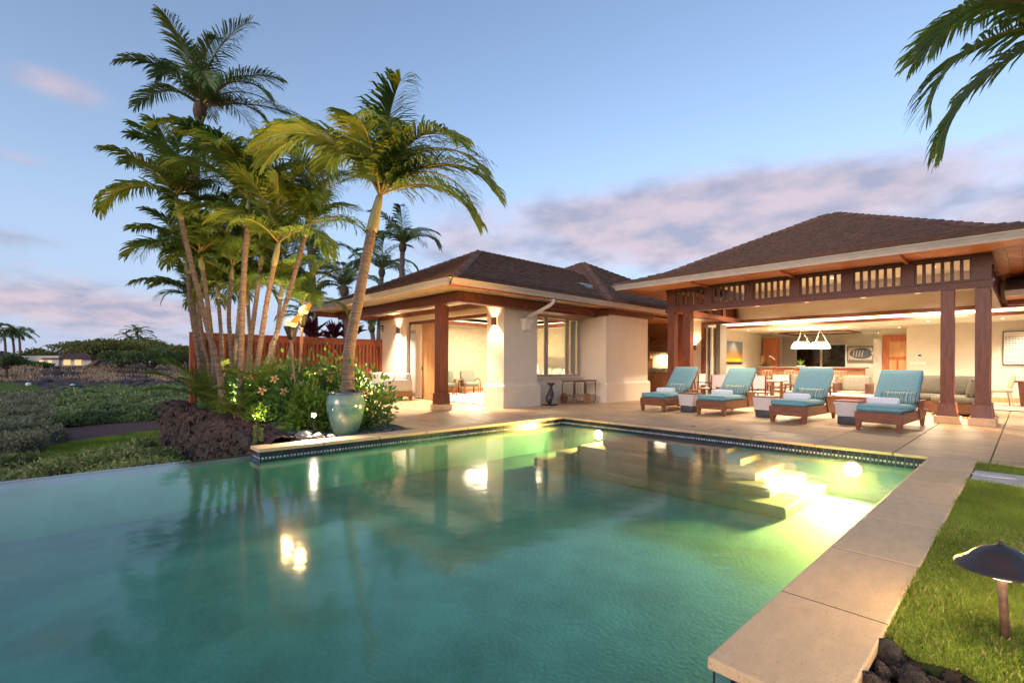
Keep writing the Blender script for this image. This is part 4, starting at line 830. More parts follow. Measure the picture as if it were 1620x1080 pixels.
# grey gravel
def stones(name, xr, yr, n, s0, s1, z, m, label):
    bm = bmesh.new(); bmesh.ops.create_icosphere(bm, subdivisions=1, radius=1); bv = np.array([v.co[:] for v in bm.verts]); bf = np.array([[v.index for v in f.verts] for f in bm.faces]); bm.free()
    S = RNG.uniform(s0, s1, (n, 1, 1))*RNG.uniform(.6, 1.3, (n, 1, 3)); C = np.stack([RNG.uniform(*xr, n), RNG.uniform(*yr, n), np.full(n, z)+RNG.uniform(-.006, .012, n)], 1)
    A = RNG.uniform(0, 6.28, n); ca, sa = np.cos(A), np.sin(A); V = bv[None]*S*(1+RNG.normal(0, .1, (n, len(bv), 1))); X = V[..., 0]*ca[:, None]-V[..., 1]*sa[:, None]; Y = V[..., 0]*sa[:, None]+V[..., 1]*ca[:, None]
    V = np.stack([X, Y, V[..., 2]*.7], -1)+C[:, None]; return tag(npmesh(name, V.reshape(-1, 3), None, m, F3=(bf[None]+np.arange(n)[:, None, None]*len(bv)).reshape(-1, 3)), label, 'gravel', kind='stuff')
stones('gravel', (-16.5, -7.95), (2.75, 4.88), 7000, .018, .042, -.045, 'gravel', 'grey gravel covering the planter bed beside the pool')
for i, (x, y, s) in enumerate(((-8.25, 2.95, .15), (-8.05, 3.14, .12), (-8.5, 3.1, .11), (-8.12, 2.78, .08), (-8.7, 2.9, .09), (-8.0, 3.32, .07))):
    o = inst(rock_mesh(40+i, .1), 'river_stone', None, Matrix.Translation((x, y, -.02+s*.25)) @ Matrix.Rotation(U(0, 3), 4, 'Z') @ Matrix.Diagonal((s*1.35, s*.8, s*.55, 1))); o.data.materials[0] = MATS['river_rock']
    tag(o, ('largest smooth river stone at the foot of the garden spotlight', 'rounded river stone right of the spotlight stake', 'rounded river stone left of the largest one', 'small pebble in front of the spotlight stones', 'small pebble at the far left of the spotlight stones', 'small pebble nearest the glazed pot')[i], 'stone', 'river stones by the pool coping')
FX = -17.0
fence = thing('timber_fence', 'red-brown vertical board fence behind the palms', 'fence', (FX, 6, 0))
sl_me = MB().rbox((0, 0, 0), (.045, .082, 1.80), .006, 1, smooth=False).mesh('slat', 'fence_wood')
py_ = [2.86, 4.42, 5.98, 7.54, 8.98]
for y in py_: MB().rbox((FX, y, 1.0), (.15, .15, 2.2), .01, 1, smooth=False).build('fence_post', 'fence_wood', fence)
for a, b in zip(py_[:-1], py_[1:]):
    MB().box(FX-.05, a+.075, 1.90, FX+.06, b-.075, 2.10).build('top_rail', 'fence_wood', fence); MB().box(FX-.03, a+.075, .10, FX+.03, b-.075, .2).build('bottom_rail', 'fence_wood', fence)
    MB().box(FX-.058, a+.075, .12, FX-.042, b-.075, 1.95).build('back_board', 'fence_wood', fence)
    n = int((b-a-.15)/.135)
    for k in range(n): inst(sl_me, 'slat', fence, Matrix.Translation((-.012, a+.075+(k+.5)*(b-a-.15)/n-6, 1.0)))
MB().box(FX-.09, 2.78, 2.101, FX+.09, 9.05, 2.135).build('cap_rail', 'fence_wood', fence)

# ------------------------------------------------------------------ palms
def frond_arrays(L, e0, e1, n, ll, droop, rg, bend=0.0, w=.05, gap=.1):
    m = 22; t = np.linspace(0, 1, m); el = e0+(e1-e0)*(t**1.35); az = bend*t**2
    st = L/(m-1); d = np.stack([np.cos(el)*np.cos(az), np.cos(el)*np.sin(az), np.sin(el)], 1); P = np.concatenate([[[0, 0, 0]], np.cumsum(d[:-1]*st, 0)])
    V = []; F4 = []; F3 = []; k = 0
    for i in range(n):
        tt = gap+(1-gap)*(i+.5)/n; f = tt*(m-1); a = min(int(f), m-2); p = P[a]+(P[a+1]-P[a])*(f-a); T = d[a]; S0 = np.cross(T, [0, 0, 1.0]); S0 /= np.linalg.norm(S0)+1e-9; Nn = np.cross(S0, T)
        for s in (-1, 1):
            ln = ll*(.55+.45*math.sin(math.pi*min(1, .12+tt*.82)))*(1 if tt < .9 else .8)*rg.uniform(.85, 1.12); sw = R(28+34*tt)+rg.uniform(-.12, .12)
            D = S0*s*math.cos(sw)+T*math.sin(sw)+Nn*(.28+rg.uniform(-.12, .12)); D /= np.linalg.norm(D); g = np.array([0, 0, -1.0])
            q1 = p+D*ln*.45+g*droop*ln*.08; D2 = D+g*droop*(.55+rg.uniform(-.15, .35)); D2 /= np.linalg.norm(D2); q2 = q1+D2*ln*.35; D3 = D2+g*droop*.8; D3 /= np.linalg.norm(D3); q3 = q2+D3*ln*.22
            wv = T*.5-D*np.dot(T, D)*.5+Nn*.25*s; wv = wv/(np.linalg.norm(wv)+1e-9)*w*.5
            V += [p-wv*.5, p+wv*.5, q1+wv, q1-wv, q2+wv*.75, q2-wv*.75, q3]; F4 += [(k, k+1, k+2, k+3), (k+3, k+2, k+4, k+5)]; F3 += [(k+5, k+4, k+6)]; k += 7
    return np.array(V), F4, F3, P
VAR = {}
def frond_variants(key, L, e0s, e1s, n, ll, droop, cnt, m, w=.05):
    rg = random.Random(hash(key) % 1000 if False else len(VAR)*13+5); out = []
    for c in range(cnt):
        V, F4, F3, P = frond_arrays(L*rg.uniform(.88, 1.1), R(rg.uniform(*e0s)), R(rg.uniform(*e1s)), n, ll, droop*rg.uniform(.7, 1.3), rg, rg.uniform(-.5, .5), w)
        o = npmesh('frond', V, F4, m, F3=F3); me = o.data; bpy.data.objects.remove(o)
        r = MB(); r.tube([tuple(p) for p in P], [max(.005, .021*(L/2.2)*(1-.85*i/21)) for i in range(22)], 6); out.append((me, r.mesh('rachis', 'rachis')))
    VAR[key] = out
frond_variants('areca', 1.9, (45, 82), (-55, 5), 54, .62, .85, 7, 'palm_leaf', .036)
frond_variants('coco', 2.9, (25, 70), (-70, -20), 52, .70, .9, 6, 'palm_dark', .045)
frond_variants('far', 2.6, (10, 75), (-75, -15), 18, .75, .9, 5, 'palm_dark', .10)
frond_variants('small', 1.15, (40, 80), (-35, 20), 24, .46, .55, 5, 'palm_leaf', .026)
def add_frond(parent, pos, az, variant, scale=1.0, tilt=0.0, local=True):
    me, rc = variant; M = Matrix.Translation(pos) @ Matrix.Rotation(az, 4, 'Z') @ Matrix.Rotation(-tilt, 4, 'Y') @ Matrix.Diagonal((scale, scale, scale, 1))
    o = inst(me, 'frond', parent, M); inst(rc, 'rachis', o); return o
def catmull(pts, n):
    P = [Vector(p) for p in pts]; P = [P[0]*2-P[1]]+P+[P[-1]*2-P[-2]]; out = []
    for i in range(1, len(P)-2):
        for k in range(n):
            t = k/n; a, b, c, d = P[i-1:i+3]; out.append(.5*((2*b)+(c-a)*t+(2*a-5*b+4*c-d)*t*t+(3*b-a-3*c+d)*t**3))
    out.append(P[-2]); return out
def palm(name, label, pts, r0, r1, kind, nf, group, shaft=0.0, tilt=0.0, scale=1.0, az0=0.0, fan=None, ring=.11, coconut=False, lean=0.0):
    pts = [Vector(p) for p in pts]; base = pts[0]; t = thing(name, label, 'palm tree', base, 0, group)
    C = catmull(pts, 10); ln = sum((b-a).length for a, b in zip(C[:-1], C[1:])); m = max(8, int(ln/ring)); acc = [0]
    for a, b in zip(C[:-1], C[1:]): acc.append(acc[-1]+(b-a).length)
    TP = []; RD = []; j = 0
    for i in range(m+1):
        s = ln*i/m
        while j < len(acc)-2 and acc[j+1] < s: j += 1
        p = C[j].lerp(C[j+1], (s-acc[j])/max(1e-6, acc[j+1]-acc[j])); f = i/m; rr = r0+(r1-r0)*f**.7+r0*.5*math.exp(-f*14)
        TP += [p, p+(C[j+1]-C[j]).normalized()*ring*.82]; RD += [rr*1.10, rr*.93]
    mb = MB(); mb.tube(TP, RD, 12, smooth=False); mb.build('trunk', 'trunk_palm', t)
    top = C[-1]; d = (C[-1]-C[-3]).normalized()
    if shaft:
        sp = [top-d*.05+d*shaft*k/6 for k in range(7)]; MB().tube(sp, [r1*1.05, r1*1.35, r1*1.38, r1*1.25, r1*1.05, r1*.85, r1*.6], 12).build('crownshaft', 'crownshaft', t); cr_ = top+d*shaft*.82
    else:
        MB().tube([top-d*.25, top, top+d*.2, top+d*.35], [r1*1.1, r1*1.7, r1*1.5, r1*.6], 10).build('crown_fibre', 'stem', t); cr_ = top+d*.15
    vs = VAR[kind]
    for i in range(nf):
        a = az0+i*2.399+U(-.25, .25); f = i/max(1, nf-1); tl = R(-32+64*f)*.75+U(-.1, .1)
        add_frond(t, cr_-base, a, vs[i % len(vs)], scale*U(.85, 1.1), tl)
    return t, cr_
def pxpts(lst, dep, z0=None, ddep=0.0):
    P = [at_d(x, y, dep+ddep*i) for i, (x, y) in enumerate(lst)]
    if z0 is not None:
        b = P[0].copy(); s = (P[0]-P[1]); k = (P[0].z-z0); b = P[0]+Vector((s.x/max(.1, abs(s.z))*k*.4, s.y/max(.1, abs(s.z))*k*.4, -k)); P = [b]+P
    return P
GP = 'palms in the clump by the fence'
palm('clump_palm', 'slender leaning palm leftmost in the clump with pale crownshaft', pxpts([(346, 584), (328, 516), (299, 402), (286, 345)], 11.5, -.06), .07, .056, 'areca', 15, GP, shaft=.62, az0=2.0)
palm('clump_palm', 'straight ringed palm in the middle of the clump with large golden crown', pxpts([(381, 586), (385, 449), (392, 348)], 10.6, -.06), .07, .056, 'areca', 16, GP, shaft=.55, az0=.6, scale=1.12)
palm('clump_palm', 'palm leaning right in the clump with whitish crownshaft', pxpts([(408, 578), (421, 485), (434, 418)], 10.8, -.06), .066, .052, 'areca', 14, GP, shaft=.6, az0=4.1)
palm('clump_palm', 'rightmost strongly leaning palm of the clump behind the torches', pxpts([(428, 560), (437, 529), (460, 454), (483, 372)], 11.8, -.06), .064, .052, 'areca', 15, GP, shaft=.4, az0=5.2, scale=1.05)
palm('clump_palm', 'shorter palm behind the leftmost clump palm', pxpts([(338, 575), (328, 475), (320, 425)], 12.4, -.06), .066, .052, 'areca', 12, GP, shaft=.5, az0=1.1, scale=.95)
palm('clump_palm', 'thin palm at the far left behind the fence end', pxpts([(316, 575), (304, 500), (297, 430)], 13.2, -.06), .07, .055, 'areca', 11, GP, shaft=.4, az0=3.0, scale=.9)
palm('clump_palm', 'short thin palm in the shade between the middle palms', pxpts([(366, 560), (362, 500), (366, 440)], 13.0, -.06), .06, .05, 'areca', 11, GP, shaft=.4, az0=.2, scale=.9)
palm('clump_palm', 'thin palm behind the middle palm leaning right', pxpts([(394, 560), (402, 500), (413, 418)], 13.0, -.06), .07, .055, 'areca', 12, GP, shaft=.4, az0=2.7, scale=.95)
for i, (lst, dep, a0, sc_) in enumerate((([(352, 575), (350, 530), (345, 470)], 13.6, .4, .95), ([(398, 575), (396, 540), (392, 480)], 13.8, 1.9, 1.0), ([(430, 575), (436, 540), (444, 470)], 13.4, 3.1, .95), ([(330, 575), (322, 545), (315, 495)], 14.2, 4.4, .85), ([(455, 575), (462, 545), (474, 500)], 14.0, 5.3, .85), ([(372, 575), (376, 520), (384, 420)], 14.2, 2.2, 1.0))):
    palm('clump_palm', ('low palm filling the gap right of the leftmost trunk', 'low palm behind the straight middle trunk', 'low palm behind the palm with the whitish crownshaft', 'lowest palm at the left side of the clump', 'lowest palm at the right side of the clump', 'mid-height shaded palm in the back of the clump')[i], pxpts(lst, dep, -.06), .06, .048, 'areca', 13, GP, shaft=.4, az0=a0, scale=sc_)
# tall coconut palm: fronds swept up and to the right
t, c_ = palm('coconut_palm', 'tall dark-trunked coconut palm rising above the clump', pxpts([(318, 560), (309, 480), (304, 380), (309, 280), (316, 178)], 14.5, -1.5), .145, .11, 'coco', 12, None, az0=1.2, scale=.95)
rgx = random.Random(3)
def custom_frond(parent, org, base, azim, e0, e1, L, n, ll, droop, m, bend=0.0, w=.045):
    V, F4, F3, P = frond_arrays(L, R(e0), R(e1), n, ll, droop, rgx, bend, w); o = npmesh('frond', V, F4, m, F3=F3); o.parent = parent
    o.matrix_local = Matrix.Translation(Vector(base)-Vector(org)) @ Matrix.Rotation(azim, 4, 'Z')
    r = MB(); r.tube([tuple(p) for p in P], [max(.006, .024*(L/2.2)*(1-.85*i/21)) for i in range(22)], 6); ro = bpy.data.objects.new('rachis', r.mesh('rachis', 'rachis')); COL.objects.link(ro); ro.parent = o
AR = math.atan2(RT.y, RT.x)                                # azimuth of the camera's right
b0 = t.location.copy()
for da, e0, e1, L in ((20, 86, 40, 2.9), (-15, 82, 5, 3.1), (40, 70, -20, 2.9), (-10, 40, -25, 2.8), (10, 15, -25, 2.9), (160, 86, 50, 2.3)):
    custom_frond(t, b0, c_, AR+R(da), e0, e1, L, 56, .72, .75, 'palm_dark')
# big palm behind the glazed pot
PB = pxpts([(551, 600), (553, 550), (566, 480), (580, 405), (588, 366)], 8.9, -.06)
pp = thing('garden_palm', 'large leaning palm behind the glazed pot', 'palm tree', PB[0]); base = PB[0]
C = catmull(PB, 14); mb = MB(); TP = []; RD = []
for i in range(len(C)-1):
    f = i/(len(C)-1); rr = .108+(.084-.108)*f+.05*math.exp(-f*12); dd = C[i+1]-C[i]; TP += [C[i], C[i]+dd*.8]; RD += [rr*1.07, rr*.96]
mb.tube(TP, RD, 16, smooth=False); mb.build('trunk', 'trunk_palm', pp)
top = C[-1]; d = (at_d(601, 308, 8.9)-top); sp = [top+d*k/7 for k in range(8)]
MB().tube([p-d*.03 for p in sp], [.092, .104, .102, .095, .088, .080, .070, .055], 14).build('crownshaft', 'crownshaft', pp)
for k in range(9):
    a = k*.7; q = top+Vector((.085*math.cos(a), .085*math.sin(a), U(-.06, .04))); MB().tube([q, q+Vector((.05*math.cos(a), .05*math.sin(a), U(-.08, .05)))], [.02, .004], 5).build('husk', 'stem', pp)
cr_ = at_d(601, 309, 8.9)
for da, e0, e1, L, dr, bend in ((178, 68, -62, 2.75, .7, .1), (150, 70, -35, 2.3, .8, -.3), (200, 62, -48, 2.4, .8, .2), (95, 84, 40, 2.0, .9, .2), (-60, 80, 5, 2.1, .9, 0), (10, 66, -55, 2.45, .8, 0), (-12, 38, -62, 2.45, .8, 0), (30, 50, -60, 2.3, .8, .2), (-35, 58, -50, 2.3, .9, -.1), (-5, 22, -70, 2.0, .9, 0), (60, 72, -20, 2.2, .8, 0), (-90, 60, -40, 2.0, .8, 0)):
    custom_frond(pp, base, cr_, AR+R(da), e0, e1, L, 84, .74, dr*1.1, 'palm_leaf', bend, .040)
# palm at the right frame edge: only its crown hangs into the picture
RB = Vector((.42, 8.45, -.05)); rp = thing('lawn_palm', 'palm at the right edge with fronds hanging over the lawn', 'palm tree', RB); rc_ = Vector((.30, 8.45, 5.15))
TP = []; RD = []
for i in range(46): q = RB.lerp(rc_, i/46); TP += [q, q+Vector((0, 0, .09))]; RD += [.12, .105]
MB().tube(TP, RD, 12, smooth=False).build('trunk', 'trunk_palm', rp); MB().tube([rc_-Vector((0, 0, .35)), rc_-Vector((0, 0, .1)), rc_+Vector((0, 0, .2))], [.12, .13, .06], 12).build('crownshaft', 'crownshaft', rp)
for da, e0, e1, L in ((180, 34, -78, 1.85), (200, 55, -40, 1.6), (172, 5, -88, 1.9), (150, -20, -88, 1.7), (100, 60, -40, 2.2), (30, 40, -60, 2.2), (-30, 50, -50, 2.2), (-90, 30, -60, 2.2), (230, 70, 0, 1.9), (120, 80, 20, 2.0)):
    custom_frond(rp, RB, rc_, AR+R(da), e0, e1, L, 56, .58, .9, 'palm_leaf', 0, .036)
# background coconut palms behind the guest house
for lab, lst, dep, sc_, a0 in (('coconut palm behind the guest house roof, taller of the two there', [(632, 560), (634, 480), (637, 392)], 27, 1.0, .3), ('coconut palm behind the guest house roof, shorter of the two there', [(598, 560), (602, 480), (604, 432)], 30, .95, 1.4),
                          ('coconut palm behind the fence right of the clump', [(500, 560), (497, 480), (493, 402)], 24, 1.0, 2.2), ('low royal palm beyond the roof eave behind the leaning trunk', [(548, 560), (546, 500), (545, 462)], 24, .8, 4.0),
                          ('small palm behind the torch flames', [(490, 570), (488, 540), (486, 512)], 22, .6, 5.0), ('distant palm seen under the porch roof', [(592, 560), (590, 535), (588, 520)], 30, .5, .9)):
    palm('coconut_palm', lab, pxpts(lst, dep, -1.5), .17, .13, 'coco', 12, 'palms beyond the fence', az0=a0, scale=sc_, ring=.2)
for i, (x, y, dep) in enumerate(((557, 520, 19), (492, 525, 18), (528, 528, 19.5))):
    b = at_d(x, y, dep); t = thing('ti_plant', ('dark red ti plant above the fence nearest the palm trunk', 'dark red ti plant above the fence by the torches', 'small dark red ti plant between two others above the fence')[i], 'plant', (b.x, b.y, -1.5), 0, 'red ti plants beyond the fence'); MB().tube([(b.x, b.y, -1.5), (b.x, b.y, b.z+.1)], .035, 6).build('stem', 'stem', t)
    n = 46; A = RNG.uniform(0, 6.28, n); E_ = RNG.uniform(.0, 1.3, n); D = np.stack([np.cos(A)*np.cos(E_), np.sin(A)*np.cos(E_), np.sin(E_)], 1); P = np.tile(np.array(b), (n, 1))+np.stack([0*A, 0*A, RNG.uniform(-.3, .1, n)], 1)
    V, F = leaf_arrays(P, D, RNG.uniform(.5, .8, n), .13, .3); npmesh('foliage', V, F, 'ti_leaf', t, org=(b.x, b.y, -1.5))
# young palm by the fence end and in the undergrowth
for i, (x, y, dep, sc_, nfr) in enumerate(((326, 628, 12.4, 1.15, 11), (372, 640, 10.2, .7, 8), (425, 612, 10.6, .95, 9), (455, 610, 11.2, .9, 9))):
    b = at_d(x, y, dep); b.z = -.05; t = thing('young_palm', ('young palm with spreading fronds in front of the fence end', 'small young palm low beside the leftmost trunk', 'young palm with upright fronds right of the middle trunk', 'young palm with upright fronds left of the torch poles')[i], 'palm', b, 0, 'young palms under the clump')
    hh = (.25, .15, .45, .45)[i]; MB().tube([b, b+Vector((0, 0, hh))], [.05, .035], 8).build('stem', 'crownshaft', t)
    for k in range(nfr): add_frond(t, Vector((0, 0, hh)), k*2.4+i, VAR['small'][k % 5], sc_*U(.85, 1.15), R(-20+30*k/nfr))

# ------------------------------------------------------------------ shrubs
def shrub(name, label, base, rx, ry, hz, n, leaf, m, stems=7, group=None, flowers=(), low=.12, cat='shrub', wl=.62, shell=.55):
    base = Vector(base); t = thing(name, label, cat, base, 0, group)
    cl = []                                              # leaf clumps on branch ends
    for k in range(stems*6):
        a = U(0, 6.28); r = U(.15, 1)**.5; h = low+(1-low)*U(.05, 1)*(1-.45*r*r); cl.append(Vector((rx*r*math.cos(a)*U(.75, 1.12), ry*r*math.sin(a)*U(.75, 1.12), hz*h)))
    mb = MB()
    for c in cl[:stems*3]: mb.tube([(0, 0, 0), (c.x*.3, c.y*.3, c.z*.45), (c.x*.75, c.y*.75, c.z*.8), tuple(c)], [.014, .011, .007, .003], 5)
    mb.build('stems', 'stem', t, True)
    per = n//len(cl); P = []; D = []
    for c in cl:
        cn = np.array(c); k = per; q = RNG.normal(0, 1, (k, 3))*np.array([rx, ry, hz])*.17; pp_ = cn+q; d_ = unit(q+RNG.normal(0, .05, (k, 3)))*.8+unit(cn*np.array([1, 1, .6])[None])*.6+RNG.normal(0, .3, (k, 3))+np.array([0, 0, .25]); P.append(pp_); D.append(unit(d_))
    P = np.concatenate(P); D = np.concatenate(D); P[:, 2] = np.maximum(P[:, 2], .03); L_ = RNG.uniform(.7, 1.25, len(P))*leaf; V, F = leaf_arrays(P, D, L_, L_*wl, .3); npmesh('foliage', V, F, m, t)
    for (fx, fy, fz, s) in flowers:
        f = MB(); nrm = Vector((-FW.x*.8+fx*.2, -FW.y*.8, .35)).normalized(); Q = nrm.to_track_quat('Z', 'Y').to_matrix()
        for k in range(5):
            a = k*1.2566; pts = [(0, 0, 0), (.5*math.cos(a-.42), .5*math.sin(a-.42), .16), (.95*math.cos(a-.25), .95*math.sin(a-.25), .22), (1.0*math.cos(a+.2), 1.0*math.sin(a+.2), .2), (.5*math.cos(a+.45), .5*math.sin(a+.45), .18)]
            f.add([Vector((fx, fy, fz))+Q @ Vector(p)*s for p in pts], [(0, 1, 2, 3, 4)])
        fo = f.build('flower', 'petal', t, True); e = MB(); e.add([Vector((fx, fy, fz))+Q @ Vector((.22*math.cos(k*.9), .22*math.sin(k*.9), .1))*s for k in range(7)], [tuple(range(7))]); e.tube([Vector((fx, fy, fz)), Vector((fx, fy, fz))+Q @ Vector((.1, 0, .6))*s], .004, 5); e.build('flower_eye', 'petal_eye', fo, True)
    return t
GB = 'hibiscus shrubs in the planter bed'
vf = lambda r_, u_, z_: (r_.x*u_-FW.x*.5, r_.y*u_-FW.y*.5, z_, .095)
shrub('hibiscus_shrub', 'open leafy hibiscus with a yellow flower right of the glazed pot', (-8.75, 4.35, -.05), .55, .5, 1.12, 1000, .11, 'hibiscus', 9, GB, [vf(RT, .12, .72), vf(RT, -.15, .5)], .10)
shrub('hibiscus_shrub', 'bright green low hibiscus in front of the torch poles', (-9.0, 3.35, -.05), .36, .34, .80, 1300, .11, 'bright_leaf', 8, GB, [], .06)
shrub('hibiscus_shrub', 'dense hibiscus with orange flowers around the torch poles', (-10.5, 3.75, -.05), .75, .6, 1.30, 1900, .105, 'hibiscus', 9, GB, [vf(RT, -.35, .95), vf(RT, .05, 1.0), vf(RT, -.6, .72), vf(RT, .2, .62), vf(RT, .4, .8), vf(RT, -.15, .7)], .08)
shrub('hibiscus_shrub', 'tall hibiscus behind the glazed pot', (-10.3, 4.45, -.05), .75, .5, 1.35, 1800, .105, 'hibiscus', 9, GB, [vf(RT, .25, .75), vf(RT, -.2, 1.1), vf(RT, -.35, .85), vf(RT, 0, .95)], .08)
shrub('hibiscus_shrub', 'hibiscus with orange flowers between the clump palms and the torches', (-11.7, 3.55, -.05), .8, .6, 1.2, 2400, .105, 'hibiscus', 9, GB, [vf(RT, .1, .8), vf(RT, -.3, .95), vf(RT, .45, .55)], .08)
shrub('hibiscus_shrub', 'leafy shrub under the leaning clump palms', (-13.2, 3.5, -.05), .8, .6, 1.15, 2000, .085, 'hibiscus', 8, GB, [], .06)
shrub('fern_shrub', 'low pale green fern-like shrub at the foot of the palms', (-12.6, 2.95, -.05), .55, .3, .42, 1200, .085, 'bright_leaf', 7, 'low plants along the gravel', wl=.3)
shrub('fern_shrub', 'low green fern-like shrub near the fence end', (-14.3, 2.9, -.05), .6, .3, .45, 1200, .085, 'hibiscus', 7, 'low plants along the gravel', wl=.3)
shrub('ground_shrub', 'small bright yellow-green shrub lit by a garden light', (-10.9, 3.05, -.05), .34, .26, .42, 1100, .065, 'bright_leaf', 7, 'low plants along the gravel')
for i, (x, y) in enumerate(((405, 702), (415, 700))):
    b = at_z(x-2, y-1, .02); t = thing('succulent_sprig', ('taller' if i == 0 else 'shorter')+' yellowish sprig on the lava wall beside the coping end', 'plant', b, 0, 'sprigs on the lava wall')
    n = 60; P = np.zeros((n, 3)); P[:, 2] = RNG.uniform(0, .26-.06*i, n); P[:, :2] = RNG.normal(0, .012, (n, 2)); A = RNG.uniform(0, 6.28, n); D = unit(np.stack([np.cos(A), np.sin(A), np.full(n, 1.1)], 1)); V, F = leaf_arrays(P, D, .05, .014, .2); npmesh('foliage', V, F, 'bright_leaf', t); MB().tube([(0, 0, 0), (.005, 0, .25-.06*i)], .005, 5).build('stem', 'stem', t, True)

# ------------------------------------------------------------------ hedges and ground cover on the slope (left)
def carpet(name, label, quad, z_of, n, leaf, m, body, thick=.5, nb=60, warp=.3):
    a, b, c, d = [np.array(p[:2]) for p in quad]
    def pt(u, v):
        p = (a*(1-u)[..., None]+b*u[..., None])*(1-v)[..., None]+(d*(1-u)[..., None]+c*u[..., None])*v[..., None]; k = warp*np.clip((-8.9-p[..., 0])/2, 0, 1)
        return p+np.stack([k*(np.sin(p[..., 1]*1.1+p[..., 0]*.3)+.5*np.sin(p[..., 1]*2.7+1)), k*(np.sin(p[..., 0]*.9+1.7)+.5*np.sin(p[..., 0]*2.3))], -1)
    u, v = np.meshgrid(np.linspace(0, 1, nb), np.linspace(0, 1, nb), indexing='ij'); P = pt(u, v); edge = np.minimum(np.minimum(u, 1-u), np.minimum(v, 1-v)); fall = np.clip(edge/.05, 0, 1)**.6
    bump = lambda p: .10*np.sin(p[..., 0]*1.9+np.sin(p[..., 1]*1.3)*1.4)+.09*np.sin(p[..., 1]*2.3+1.1*np.sin(p[..., 0]*.9))+.06*np.sin(p[..., 0]*4.7+p[..., 1]*3.9)
    Z = z_of(u, v)+bump(P)-(1-fall)*thick; Z = np.where(edge < 1e-6, -1.75, Z); V = np.concatenate([P, (Z-.07)[..., None]], -1).reshape(-1, 3); ii = np.arange(nb*nb).reshape(nb, nb); F = np.stack([ii[:-1, :-1], ii[1:, :-1], ii[1:, 1:], ii[:-1, 1:]], -1).reshape(-1, 4)
    t = npmesh(name, V, F, body, smooth=True); tag(t, label, 'hedge', kind='stuff')
    uu, vv = RNG.uniform(0, 1, n), RNG.uniform(0, 1, n)**1.6; P = pt(uu, vv); e = np.minimum(np.minimum(uu, 1-uu), np.minimum(vv, 1-vv)); f = np.clip(e/.05, 0, 1)**.6; Z = z_of(uu, vv)+bump(P)-(1-f)*thick+RNG.uniform(-.16, .08, n)
    P3 = np.concatenate([P, Z[:, None]], 1); D = unit(RNG.normal(0, 1, (n, 3))*np.array([1, 1, .6])+np.array([0, 0, .8])); sc_ = (1+1.6*vv)*RNG.uniform(.7, 1.3, n)*leaf; V, F = leaf_arrays(P3, D, sc_, sc_*.55, .3); npmesh('foliage', V, F, m, t); return t
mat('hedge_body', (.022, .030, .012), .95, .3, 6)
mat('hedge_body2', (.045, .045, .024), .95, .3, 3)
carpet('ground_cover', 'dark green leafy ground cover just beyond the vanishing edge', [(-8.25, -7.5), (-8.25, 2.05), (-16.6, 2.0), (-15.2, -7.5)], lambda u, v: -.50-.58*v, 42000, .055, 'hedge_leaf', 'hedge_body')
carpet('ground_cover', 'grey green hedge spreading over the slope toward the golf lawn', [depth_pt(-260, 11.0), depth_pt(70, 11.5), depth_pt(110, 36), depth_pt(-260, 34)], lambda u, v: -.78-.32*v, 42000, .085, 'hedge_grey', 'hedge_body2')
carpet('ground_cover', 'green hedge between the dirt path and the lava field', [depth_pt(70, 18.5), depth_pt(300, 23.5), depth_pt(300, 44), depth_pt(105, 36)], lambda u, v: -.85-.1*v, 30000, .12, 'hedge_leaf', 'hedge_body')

n = 16000; uu, vv = RNG.uniform(0, 1, n), RNG.uniform(0, 1, n); q0, q1, q2, q3 = [np.array(depth_pt(*k)[:2]) for k in ((-10, 12.2), (270, 11.6), (285, 19.0), (120, 15.0))]; P = (q0*(1-uu)[:, None]+q1*uu[:, None])*(1-vv)[:, None]+(q3*(1-uu)[:, None]+q2*uu[:, None])*vv[:, None]
P = np.concatenate([P, (ground_h(P[:, 0], P[:, 1])+.33)[:, None]], 1); V, F = leaf_arrays(P, unit(RNG.normal(0, .5, (n, 3))+np.array([0, 0, 1.0])), RNG.uniform(.05, .11, n), .022, .2); tag(npmesh('path_grass', V, F, 'grass'), 'mown grass strip below the hedge on the slope', 'grass', kind='stuff')
# ------------------------------------------------------------------ far lava field, dry grass, trees and houses
def far_pt(pxx, dep):
    p = depth_pt(pxx, dep); return Vector((p.x, p.y, float(ground_h(np.array(p.x), np.array(p.y)))))
n = 11000; pxs = RNG.uniform(-150, 330, n); dp = RNG.uniform(66, 108, n); cl = (np.sin(pxs*.05)+np.sin(dp*.5+pxs*.02)+RNG.normal(0, .6, n)) > .35; pxs, dp = pxs[cl], dp[cl]
P = np.array([list(far_pt(a, b)) for a, b in zip(pxs, dp)]); k_ = len(P); D = unit(np.stack([RNG.normal(0, .5, k_), RNG.normal(0, .5, k_), np.ones(k_)], 1)); V, F = leaf_arrays(P, D, RNG.uniform(.4, 1.0, k_), .13, .2)
tag(npmesh('dry_grass', V, F, 'dry_grass'), 'pale dry grass tufts on the far lava field', 'grass', kind='stuff')
bm = bmesh.new(); bmesh.ops.create_icosphere(bm, subdivisions=2, radius=1); bv = np.array([v.co[:] for v in bm.verts]); bf = np.array([[v.index for v in f.verts] for f in bm.faces]); bm.free()
n = 420; C = []
for i in range(n):
    q = U(0, 1); C.append(far_pt(U(-160, 330), U(64, 112)) if q < .6 else far_pt(U(60, 310), U(38, 70)))
C = np.array([list(c) for c in C]); S = RNG.uniform(.25, .9, (n, 1, 1))*RNG.uniform(.6, 1.4, (n, 1, 3)); S[:, :, 2] *= .45; V = bv[None]*S*(1+RNG.normal(0, .14, (n, len(bv), 1)))+C[:, None]
tag(npmesh('lava_field', V.reshape(-1, 3), None, 'lava_far', F3=(bf[None]+np.arange(n)[:, None, None]*len(bv)).reshape(-1, 3)), 'dark jagged lava rubble on the far field', 'lava', kind='stuff')
